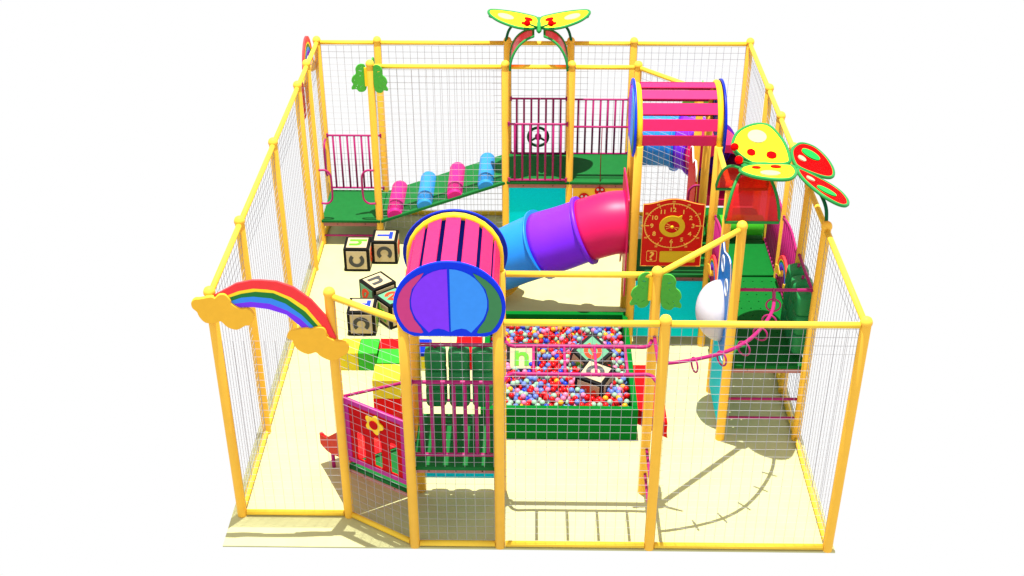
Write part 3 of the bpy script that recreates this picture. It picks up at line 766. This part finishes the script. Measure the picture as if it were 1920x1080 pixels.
soft_block(1.73, 3.58, 2.08, 3.95, 'yelsoft', 'yellow soft block with a blue top behind the front tower post', top='bluesoft')
soft_block(2.43, 3.60, 2.81, 4.03, 'redsoft', 'red soft block against the left wall of the ball pit')
# turned red block at the pit's right side
t = thing('soft_step', 'low red soft step on the right of the ball pit', 'step', (5.1, 2.6, 0))
Q = Matrix.Translation((0, 0, 0))
mb = MB(); mb.prism([(4.915, 2.40), (5.30, 2.09), (5.30, 2.75), (5.17, 3.42), (4.915, 3.42)], 0, .24); mb.build('step_block', M['redsoft'], t)

# ------------------------------------------------------------------ ball pit
t = thing('ball_pit', 'rectangular green padded ball pit pool', 'ball pit', (3.88, 3.2, 0))
PX0, PX1, PY0, PY1, w = 2.85, 4.90, 2.03, 4.41, .075
for nm, a, b in (('front', (PX0, PY0), (PX1, PY0 + w + .01)), ('back', (PX0, PY1 - w - .01), (PX1, PY1)),):
    mb = MB(); mb.rbox((a[0], a[1], 0), (b[0], b[1], .50), .012, 2); mb.build('padded_wall', M['pit'], t)
for a, b in (((PX0, PY0 + w + .012), (PX0 + w, PY1 - w - .012)), ((PX1 - w, PY0 + w + .012), (PX1, PY1 - w - .012))):
    mb = MB(); mb.rbox((a[0], a[1], 0), (b[0], b[1], .50), .012, 2); mb.build('padded_wall', M['pit'], t)
mb = MB(); mb.box((PX0 + w, PY0 + w + .01, .002), (PX1 - w, PY1 - w - .01, .02)); mb.build('pit_floor', M['bluesoft'], t)
br = .039
cols = [('b_red', 'red', 38), ('b_mint', 'pale mint', 21), ('b_peri', 'periwinkle blue', 19), ('b_pink', 'pink', 14), ('b_yel', 'amber yellow', 6), ('b_blue', 'deep blue', 3)]
names = [c for c in cols for _ in range(c[2])]
tmpl = {}
for m, nm, _ in cols:
    tb = bmesh.new(); bmesh.ops.create_uvsphere(tb, u_segments=16, v_segments=10, radius=br)
    for f in tb.faces: f.smooth = True
    me = bpy.data.meshes.new('pit_ball'); tb.to_mesh(me); tb.free(); me.materials.append(M[m]); tmpl[m] = me
pts = []
ax0, ax1, ay0, ay1 = PX0 + w + br, PX1 - w - br, PY0 + w + br + .01, PY1 - w - br - .01
pitch = br * 2.04
ny = int((ay1 - ay0) / (pitch * .87))
for layer in range(3):
    for j in range(ny + 1):
        y = ay0 + (ay1 - ay0) * j / ny
        nx = int((ax1 - ax0) / pitch)
        for i in range(nx + 1):
            x = ax0 + (ax1 - ax0) * (i + (.5 if (j + layer) % 2 else 0)) / (nx + .5)
            if layer == 2 and random.random() < .42: continue
            jit = .012 if layer < 2 else .02
            x2 = min(max(x + random.uniform(-jit, jit), ax0), ax1); y2 = min(max(y + random.uniform(-jit, jit), ay0), ay1)
            hump = .05 * (y2 - ay0) / (ay1 - ay0) * 0 + .02 * math.sin(x2 * 3.1) * math.cos(y2 * 2.3)
            z = (.24, .305, .365)[layer] + hump + random.uniform(-.012, .012)
            pts.append((x2, y2, z, layer))
# the uppermost, nearest balls become individuals
pts.sort(key=lambda p: (p[3] != 2, p[1]))
top = [p for p in pts if p[3] == 2]; rest = [p for p in pts if p[3] != 2]
ind = top[:296]; rest += top[296:]
for (x, y, z, l) in ind:
    m, nm, _ = random.choice(names)
    o = bpy.data.objects.new('pit_ball', tmpl[m]); COL.objects.link(o); o.location = (x, y, z)
    tag(o, 'small %s plastic ball lying on top in the front of the ball pit' % nm, 'ball', nm + ' balls on top of the ball pit')
vs = {}
me = bpy.data.meshes.new('pit_balls'); tb = bmesh.new()
src = bmesh.new(); bmesh.ops.create_uvsphere(src, u_segments=12, v_segments=8, radius=br); src.verts.index_update()
sv = [v.co.copy() for v in src.verts]; sf = [[v.index for v in f.verts] for f in src.faces]; src.free()
verts = []; fcs = []; mi = []; order = [c[0] for c in cols]
for (x, y, z, l) in rest:
    if l == 0 and False: continue
    b0 = len(verts); k = order.index(random.choice(names)[0])
    verts += [(v.x + x - 3.88, v.y + y - 3.2, v.z + z) for v in sv]; fcs += [[i + b0 for i in f] for f in sf]; mi += [k] * len(sf)
me.from_pydata(verts, [], fcs); me.update()
for m in order: me.materials.append(M[m])
me.polygons.foreach_set('material_index', mi); me.polygons.foreach_set('use_smooth', [True] * len(mi))
o = bpy.data.objects.new('pit_balls', me); COL.objects.link(o); o.location = (3.88, 3.2, 0)
tag(o, 'mass of small red, mint, blue, pink and yellow balls filling the green pit', 'balls'); o['kind'] = 'stuff'

# ------------------------------------------------------------------ tube slide
t = thing('tube_slide', 'enclosed tube slide in magenta, violet and sky blue from the clock tower', 'slide', (4.0, 4.9, 0))
path = smooth_path([(4.86, 4.82, 1.76), (4.62, 4.82, 1.735), (4.265, 4.85, 1.60), (3.96, 4.89, 1.455), (3.655, 4.95, 1.31), (3.30, 5.08, 1.08), (2.98, 5.28, .80), (2.74, 5.5, .60)], 6)
def seg(path, i0, i1, r0, r1, m, name='tube_section', flange=True, parent=t):
    pp = path[i0:i1 + 1]; n = len(pp)
    mb = MB(); mb.pipe(pp, [r0 + (r1 - r0) * k / (n - 1) for k in range(n)], .012, 36)
    s = mb.build(name, M[m], parent)
    if flange:
        d = (pp[-1] - pp[-2]).normalized()
        mb = MB(); mb.pipe([pp[-1] - d * .022, pp[-1] + d * .012], r1 + .045, .05, 36); mb.build('flange', M[m], s)
    return s
seg(path, 0, 12, .455, .455, 'tubepink', flange=False)
seg(path, 12, 24, .455, .475, 'tubepurple', flange=False)
seg(path, 24, 36, .475, .44, 'tubeblue', flange=False)
def collar(path, i, r, m, wd=.05):
    d = (path[i + 1] - path[i - 1]).normalized()
    mb = MB(); mb.pipe([path[i] - d * wd / 2, path[i] + d * wd / 2], r, .06, 40); mb.build('joint_flange', M[m], t)
collar(path, 12, .51, 'tubepurple'); collar(path, 24, .525, 'tubeblue', .03)
mb = MB(); mb.pipe([(3.02, 5.45, .60), (2.80, 5.70, .48), (2.55, 5.9, .42), (2.25, 6.05, .42)], [.47, .46, .44, .42], .015, 32); mb.build('exit_section', M['tubeyel'], t)
# square mounting plate with round opening in the tower wall
hole = circ(4.82, 1.76, .44, 36)
sq = smooth_loop([(4.28, 1.25), (4.30, .86), (4.36, .84), (4.55, 1.08), (4.82, 1.18), (5.09, 1.08), (5.28, .84), (5.33, .86), (5.35, 1.25), (5.35, 1.8), (5.33, 2.3), (5.28, 2.39), (4.82, 2.42), (4.36, 2.39), (4.30, 2.3), (4.28, 1.8)], 4)
mb = MB(); mb.plate(sq, .02, [hole[::-1]], YZ(4.835)); mb.build('mounting_plate', M['tubepink'], t)

# crawl tube at the back right
t = thing('crawl_tube', 'curved crawl tube in sky blue, violet and magenta behind the barrel roof', 'tube', (5.9, 7.4, 1.7))
cp = [(5.13, 7.78, 1.73), (5.4, 7.79, 1.73)] + [(5.55 + .85 * math.sin(R(a)), 6.93 + .85 * math.cos(R(a)), 1.73) for a in (4, 14, 24, 34, 44, 54, 64, 74, 84, 90)] + [(6.42, 6.6, 1.73), (6.43, 6.4, 1.72)]
cp = [Vector(p) for p in cp]
seg(cp, 0, 4, .455, .455, 'tubeblue', parent=t); seg(cp, 4, 8, .46, .46, 'tubepurple', parent=t); seg(cp, 8, 13, .455, .455, 'tubepink', flange=False, parent=t)
for i, m in ((4, 'tubeblue'), (8, 'tubepurple')):
    d = (cp[i + 1] - cp[i - 1]).normalized(); mb = MB(); mb.pipe([cp[i] - d * .03, cp[i] + d * .03], .515, .06, 40); mb.build('joint_flange', M[m], t)
mb = MB(); mb.plate([(6.06, 1.22), (6.94, 1.22), (6.94, 2.26), (6.06, 2.26)], .02, [circ(6.46, 1.73, .40, 36)[::-1]], XZ(6.38)); mb.build('mounting_plate', M['tubepink'], t)
mb = MB(); mb.plate([(7.28, 1.22), (8.25, 1.22), (8.25, 2.26), (7.28, 2.26)], .02, [circ(7.78, 1.73, .42, 36)[::-1]], YZ(5.115)); mb.build('mounting_plate', M['tubeblue'], t)

# green roller across the right tower
t = thing('foam_roller', 'light green foam roller lying across the right tower deck', 'roller', (6.5, 5.32, 1.4))
mb = MB(); mb.lathe([(.12, 0), (.145, .01), (.15, .03), (.15, .82), (.145, .84), (.12, .85)], 28, Matrix.Translation((6.075, 5.34, 1.44)) @ Matrix.Rotation(PI / 2, 4, 'Y')); mb.build('foam_body', M['greenroll'], t)
mb = MB(); mb.cyl((6.03, 5.34, 1.44), (6.97, 5.34, 1.44), .025, 12); mb.build('axle', M['pipe'], t)

# ------------------------------------------------------------------ clock panel
t = thing('clock_panel', 'red activity panel with a gold clock face and question mark', 'panel', (5.457, 4.27, 1.36))
CX, CZ, YF = 5.45, 2.005, 4.262
prof = [(5.037, 1.36), (5.878, 1.36)] + [(5.457 + .421 * q / 10, 2.335 + .085 * (1 + math.cos(PI * q / 10)) / 2) for q in range(10, -11, -1)]
mb = MB(); mb.plate(prof, .02, (), XZ(4.273), .003); face = mb.build('face_board', M['clockred'], t)
mb = MB(); rim = [Vector((x, YF - .001, z)) for x, z in prof]; mb.tube(rim, .005, 6, closed=True); mb.build('edge_trim', M['line'], t)
def flat(pl, m, name, parent, d=.004, off=0.0, holes=()):
    mb = MB(); mb.plate(pl, d, holes, XZ(YF - d / 2 - off)); return mb.build(name, M[m], parent)
RX, RZ = .392, .352
flat(circ(CX, CZ, RX, 64, ry=RZ), 'line', 'minute_ring', t, holes=[circ(CX, CZ, RX - .012, 64, ry=RZ - .012)[::-1]])
mb = MB()
for k in range(60):
    a = 2 * PI * k / 60; big = k % 5 == 0; q = k % 15 == 0
    l = .07 if q else (.04 if big else .022); wd = .006 if q else (.005 if big else .0025)
    c, s = math.sin(a), math.cos(a)
    p0 = Vector((CX + (RX - .008) * c, 0, CZ + (RZ - .008) * s)); p1 = Vector((CX + (RX - l) * c, 0, CZ + (RZ - l) * s))
    n_ = (p1 - p0).normalized(); sd = Vector((n_.z, 0, -n_.x)) * wd
    pl = [(p0 + sd), (p1 + sd), (p1 - sd), (p0 - sd)]
    mb.prism([(v.x, v.z) for v in pl], -.002, .002, XZ(YF - .0021))
mb.build('minute_mark', M['line'], t)
def txt(s, size, x, z, m, name, parent, sx=1.0, bold=.02):
    tm = text_mesh(s, size, .004, bold); xs = [v.co.x for v in tm.vertices]; ys = [v.co.y for v in tm.vertices]
    tm.transform(Matrix.Translation((-(max(xs) + min(xs)) / 2, -(max(ys) + min(ys)) / 2, 0)))
    mb = MB(); mb.addmesh(tm, XZ(YF - .0025) @ Matrix.Translation((x, z, 0)) @ Matrix.Diagonal((sx, 1, 1, 1))); return mb.build(name, M[m], parent)
for h in range(1, 13):
    a = 2 * PI * h / 12; txt(str(h), .088, CX + .285 * math.sin(a), CZ + (.252 if h != 6 else .245) * math.cos(a), 'line', 'hour_number', t, 1.1)
for k in range(12):
    a = 2 * PI * k / 12; txt('%02d' % (k * 5), .036, CX + (RX + .026) * math.sin(a), CZ + (RZ + .026) * math.cos(a), 'line', 'minute_number', t, 1.15)
don = circ(CX - .005, CZ - .005, .178, 40, ry=.165)
don = [(x, z) for x, z in don]
# pointer bump toward one o'clock
ptr = []
for x, z in don:
    an = math.degrees(math.atan2(z - CZ, x - CX))
    ptr.append((CX + .125, CZ + .172) if abs(an - 54) < 5 else (x, z))
hd = flat(ptr, 'gold', 'clock_hand', t, .012, .003, [circ(CX - .005, CZ - .012, .105, 30, ry=.097)[::-1]])
mb = MB(); mb.lathe([(.022, 0), (.022, .02), (.012, .026)], 16, Matrix.Translation((CX - .005, YF, CZ - .012)) @ Matrix.Rotation(PI / 2, 4, 'X')); mb.build('centre_stud', M['yel'], t)
mb = MB()
for an in (150, 178, 205, 318, 345):
    c, s = math.cos(R(an)), math.sin(R(an)); p0 = Vector((CX + .025 * c, CZ - .012 + .025 * s)); p1 = Vector((CX + .095 * c, CZ - .012 + .088 * s)); sd = Vector((-s, c)) * .006
    mb.prism([p0 + sd * .3, p1 + sd, p1 - sd, p0 - sd * .3], -.002, .002, XZ(YF - .0021))
mb.build('spoke_print', M['line'], t)
def rrect(x0, z0, x1, z1, r): 
    return circ(x1 - r, z1 - r, r, 4, 0, PI / 2) + circ(x0 + r, z1 - r, r, 4, PI / 2, PI) + circ(x0 + r, z0 + r, r, 4, PI, 1.5 * PI) + circ(x1 - r, z0 + r, r, 4, 1.5 * PI, 2 * PI)
flat(rrect(5.115, 1.435, 5.262, 1.605, .02), 'line', 'question_box', t, holes=[rrect(5.121, 1.441, 5.256, 1.599, .016)[::-1]])
txt('?', .19, 5.19, 1.52, 'line', 'question_mark', t, 1.35, .012)
flat(rrect(5.30, 1.425, 5.80, 1.60, .02), 'gold', 'name_plate', t, .006)

# ------------------------------------------------------------------ blue dome panel
t = thing('dome_panel', 'blue wavy panel with a big white half dome and white rings', 'panel', (5.95, 2.65, 1.2))
out = [(2.15, 1.20), (2.6, 1.19), (3.08, 1.20), (3.10, 1.7), (3.08, 2.3), (3.0, 2.56), (2.93, 2.50), (2.80, 2.44), (2.62, 2.50), (2.45, 2.55), (2.32, 2.55), (2.25, 2.50), (2.20, 2.40), (2.16, 2.2), (2.15, 1.7)]
out = [(y, z) for y, z in out]
ol = smooth_loop(out, 4)
mb = MB(); mb.plate(ol, .016, (), YZ(5.955), .003); pnl = mb.build('panel_board', M['panelblue'], t)
mb = MB(); mb.tube([Vector((5.947, y, z)) for y, z in ol], .006, 6, closed=True); mb.build('white_trim', M['whiteline'], t)
for cy, cz in ((2.80, 2.26), (2.42, 2.13)):
    mb = MB(); mb.plate(circ(cy, cz, .11, 28), .008, [circ(cy, cz, .09, 28)[::-1]], YZ(5.943)); mb.build('white_ring', M['whiteline'], t)
mb = MB(); tb = bmesh.new(); rings = []
for k in range(11):
    a = R(9 * k); rr = .40 * math.cos(a); rings.append([tb.verts.new((5.946 - .31 * math.sin(a), 2.72 + max(rr, 1e-3) * math.cos(2 * PI * j / 36), 1.60 + max(rr, 1e-3) * math.sin(2 * PI * j / 36))) for j in range(36)])
for a, b in zip(rings, rings[1:]):
    for j in range(36): tb.faces.new((a[j], a[(j + 1) % 36], b[(j + 1) % 36], b[j])).smooth = True
tb.faces.new(rings[0]); mb.add(tb); mb.build('dome', M['white'], t)

# tall red panel behind the clock, and the one on the left fence
def tall_red(Mx, W, z0, z1, label, loc):
    t = thing('tall_panel', label, 'panel', loc)
    ol = [(0, z0), (W, z0), (W, z1 - .12), (W * .86, z1 - .02), (W * .72, z1), (W * .60, z1 - .10), (W * .5, z1 - .16), (W * .38, z1 - .06), (W * .22, z1 - .02), (W * .08, z1 - .10), (0, z1 - .25)]
    mb = MB(); mb.plate(ol, .02, (), Mx, .003); mb.build('panel_board', M['clockred'], t)
    mb = MB(); mb.tube([Mx @ Vector((x, y, 0)) for x, y in ol[2:]], .013, 6); mb.build('white_trim', M['whiteline'], t)
tall_red(YZ(5.90) @ Matrix.Translation((5.42, 0, 0)), .86, 1.25, 2.36, 'tall red panel with a white scalloped edge behind the clock panel', (6.0, 5.85, 1.25))
tall_red(YZ(-.07) @ Matrix.Translation((6.6, 0, 0)), .60, 2.35, 2.98, 'narrow red panel on the outside of the left fence', (-.07, 6.9, 2.3))
# wavy blue and green side panel at the high platform
t = thing('wave_panel', 'blue and green wavy divider panel between the two high back platforms', 'panel', (4.1, 7.8, 1.3))
mb = MB(); mb.plate(smooth_loop([(7.40, 1.26), (8.2, 1.26), (8.22, 1.8), (8.15, 2.2), (7.8, 2.34), (7.45, 2.2), (7.38, 1.8)], 5), .02, (), YZ(4.10), .003); mb.build('panel_board', M['panelblue'], t)
for z in (1.55, 1.85, 2.12):
    mb = MB(); mb.plate(smooth_loop([(7.45, z), (7.6, z + .04), (7.8, z), (8.0, z + .04), (8.15, z), (8.0, z - .06), (7.8, z - .09), (7.6, z - .05)], 4), .03, (), YZ(4.10)); mb.build('wave', M['cangreen'], t)

# ------------------------------------------------------------------ overhead ladder and ring rail
t = thing('overhead_ladder', 'magenta overhead ladder above the floor in front of the ball pit', 'ladder', (4.0, .55, 2.3))
rr = .022
for yl, ye in ((.82, .98), (.27, .05)):
    pts = smooth_path([(3.19, ye, 2.31), (3.215, ye * .5 + yl * .5, 2.30), (3.29, yl, 2.30), (3.5, yl, 2.30), (4.55, yl, 2.30), (4.80, yl, 2.30), (4.87, ye * .5 + yl * .5, 2.30), (4.89, ye, 2.31)], 5)
    mb = MB(); mb.tube(pts, rr, 12); mb.build('side_rail', M['pipe'], t)
for x in (3.53, 3.88, 4.225, 4.57):
    mb = MB(); mb.cyl((x, .27, 2.30), (x, .82, 2.30), .017, 10); mb.build('rung', M['pipe'], t)
single_bar([(4.915, .94, 2.36), (4.915, .06, 2.36)], .021, 'magenta bar across the right end of the overhead ladder')
t = thing('ring_rail', 'curved magenta overhead rail with hanging rings at the right', 'rail', (5.9, 1.2, 2.3))
ap = smooth_path([(4.93, .49, 2.33), (5.05, .505, 2.30), (5.386, .595, 2.3), (5.702, .733, 2.3), (5.975, .95, 2.3), (6.206, 1.27, 2.3), (6.385, 1.645, 2.3), (6.47, 2.08, 2.3)], 8)
mb = MB(); mb.tube(ap, .022, 12); mb.build('curved_rail', M['pipe'], t)
fr = frames(ap)
tot = len(ap)
for f in (.27, .42, .57, .70, .82, .93):
    i = int(f * (tot - 1)); p = ap[i]; T, N, B = fr[i]
    hd = Vector((T.y, -T.x, 0)).normalized(); c = p + Vector((0, 0, -.075))
    mb = MB(); mb.tube([c + hd * .085 * math.cos(a) + Vector((0, 0, .085 * math.sin(a))) for a in [2 * PI * k / 24 for k in range(24)]], .011, 8, closed=True); mb.build('ring', M['pipe'], t)

# ------------------------------------------------------------------ butterfly canopies
def butterfly(O, U, V, where, mid):
    O = Vector(O); U = Vector(U); V = Vector(V); Z = Vector((0, 0, 1))
    W = lambda u, v, z: O + U * u + V * v + Z * z
    # --- canopy sheets
    t = thing('butterfly_canopy', 'red translucent canopy in green frames %s' % where, 'canopy', W(.2, 0, 3.15))
    for sg in (-1, 1):
        n = 12; rowL = []; rowR = []
        for i in range(n + 1):
            a = R(86) * i / n; v = sg * (.06 + .38 * math.cos(a)); z = 3.17 + .47 * math.sin(a)
            k = i / n; rowL.append(W(-.19 + .19 * k ** 1.6, v, z)); rowR.append(W(.455 - .14 * k ** 1.6, v, z))
        tb = bmesh.new(); vl = [tb.verts.new(p) for p in rowL]; vr = [tb.verts.new(p) for p in rowR]
        for i in range(n): tb.faces.new((vl[i], vl[i + 1], vr[i + 1], vr[i])).smooth = True
        bmesh.ops.recalc_face_normals(tb, faces=tb.faces[:]); mb = MB(); mb.add(tb); s = mb.build('red_sheet', M['glass'], t)
        mb = MB(); mb.tube(rowL + rowR[::-1], .019, 8, closed=True); mb.build('sheet_frame', M['bgreen'], s)
        pts = smooth_path([W(1.0, sg * .53, 3.2), W(.98, sg * .47, 3.40), W(.90, sg * .34, 3.55), W(.80, sg * .12, 3.62)], 5)
        mb = MB(); mb.tube(pts, .022, 10); mb.build('support_arm', M['bdark'], t)
    # --- butterfly
    b = thing('butterfly', 'yellow and red butterfly figure with green edges %s' % mid, 'butterfly', W(.5, 0, 3.7))
    mb = MB()
    mb.tube([W(.02, 0, 3.70), W(.08, 0, 3.71), W(.3, 0, 3.71), W(.6, 0, 3.69), W(.74, 0, 3.66), W(.8, 0, 3.62)], [.02, .042, .045, .04, .034, .015], 12); mb.build('body', M['bgreen'], b)
    al = R(13.5)
    fore = smooth_loop([(-.36, .04), (-.50, .18), (-.545, .38), (-.45, .63), (-.27, .77), (-.1, .79), (.0, .68), (.09, .42), (.115, .14), (.07, .03), (-.15, .01)], 5)
    be, a2 = R(25), R(5)
    hind = smooth_loop([(.0, .03), (-.07, .14), (-.06, .38), (.02, .58), (.15, .74), (.33, .78), (.47, .64), (.53, .4), (.48, .18), (.3, .06)], 5)
    for sg in (-1, 1):
        def FM(x, y, h=0):
            return W(.5 + x, sg * (y * math.cos(al) - h * math.sin(al)), 3.72 + y * math.sin(al) + h * math.cos(al))
        hx = Vector((math.cos(be), 0, -math.sin(be))); up = Vector((math.sin(be), 0, math.cos(be)))
        def HM(x, y, h=0):
            c = hx * x + up * (y * math.sin(a2) + h * math.cos(a2)); return W(.73 + c.x, sg * (.0 + y * math.cos(a2) - h * math.sin(a2)), 3.665 + c.z)
        for FN, ol, nm, m, spots in ((FM, fore, 'fore_wing', 'byel', [((-.23, .53), .115, .125, 'bcream'), ((-.34, .22), .052, .06, 'bred'), ((-.10, .17), .062, .066, 'bred')]),
                                     (HM, hind, 'hind_wing', 'bred', [((.22, .50), .13, .105, 'bgspot'), ((.06, .28), .055, .06, 'bcream')])):
            mesh = plate_mesh(ol, .02)
            for v in mesh.vertices: v.co = FN(v.co.x, v.co.y, v.co.z)
            mb = MB(); mb.addmesh(mesh); wg = mb.build(nm, M[m], b)
            mb = MB(); mb.tube([FN(x, y) for x, y in ol], .022, 8, closed=True); mb.build('wing_frame', M['bgreen'], wg)
            for (cx, cy), rx, ry, sm in spots:
                mesh = plate_mesh(circ(cx, cy, rx, 28, ry=ry), .025)
                for v in mesh.vertices: v.co = FN(v.co.x, v.co.y, v.co.z + .012)
                mb = MB(); mb.addmesh(mesh); mb.build('spot', M[sm], wg)
        # antennae
        pts = smooth_path([W(.14, sg * .03, 3.74), W(.06, sg * .06, 3.78), W(-.02, sg * .12, 3.83), W(-.05, sg * .18, 3.87)], 5)
        mb = MB(); mb.tube(pts, .014, 8); an = mb.build('antenna', M['bgreen'], b)
        mb = MB(); mb.sphere(pts[-1], .05); mb.build('antenna_knob', M['bred'], an)
butterfly((6.0, 2.65, 0), (1, 0, 0), (0, 1, 0), 'over the perforated front right deck', 'on the canopy at the right')
butterfly((3.592, 7.26, 0), (0, 1, 0), (-1, 0, 0), 'over the steering wheel platform at the back', 'at the top of the back fence')

# ------------------------------------------------------------------ light, world, camera
wd = bpy.data.worlds.new('World'); S.world = wd; wd.use_nodes = True
bg = wd.node_tree.nodes['Background']; bg.inputs['Color'].default_value = (1, 1, 1, 1); bg.inputs['Strength'].default_value = 1.0
ld = bpy.data.lights.new('studio_lamp', 'POINT'); lo = bpy.data.objects.new('studio_lamp', ld); COL.objects.link(lo)
lo.location = (2.6, 3.8, 41.0); ld.energy = 143000; ld.shadow_soft_size = .12; ld.color = (1, 1, .94)
cd = bpy.data.cameras.new('camera'); co = bpy.data.objects.new('camera', cd); COL.objects.link(co); S.camera = co
r_ = (.9998645525811031, .016372240107420055, -.0016811441507584032); u_ = (-.007087286928304485, .5204994883948428, .8538325672780952)
f_ = (-.014854186473399594, .8537050031097229, -.5205450228459029)
co.matrix_world = Matrix(((r_[0], u_[0], -f_[0], 3.4919639593963376), (r_[1], u_[1], -f_[1], -11.037530833157772), (r_[2], u_[2], -f_[2], 10.305557704761375), (0, 0, 0, 1)))
cd.sensor_width = 36; cd.lens = 2348.2325 / 1920 * 36; cd.clip_end = 200
S.view_settings.view_transform = 'Standard'; S.view_settings.look = 'None'; S.view_settings.exposure = 0; S.view_settings.gamma = 1
S.cycles.max_bounces = 6; S.cycles.transparent_max_bounces = 12
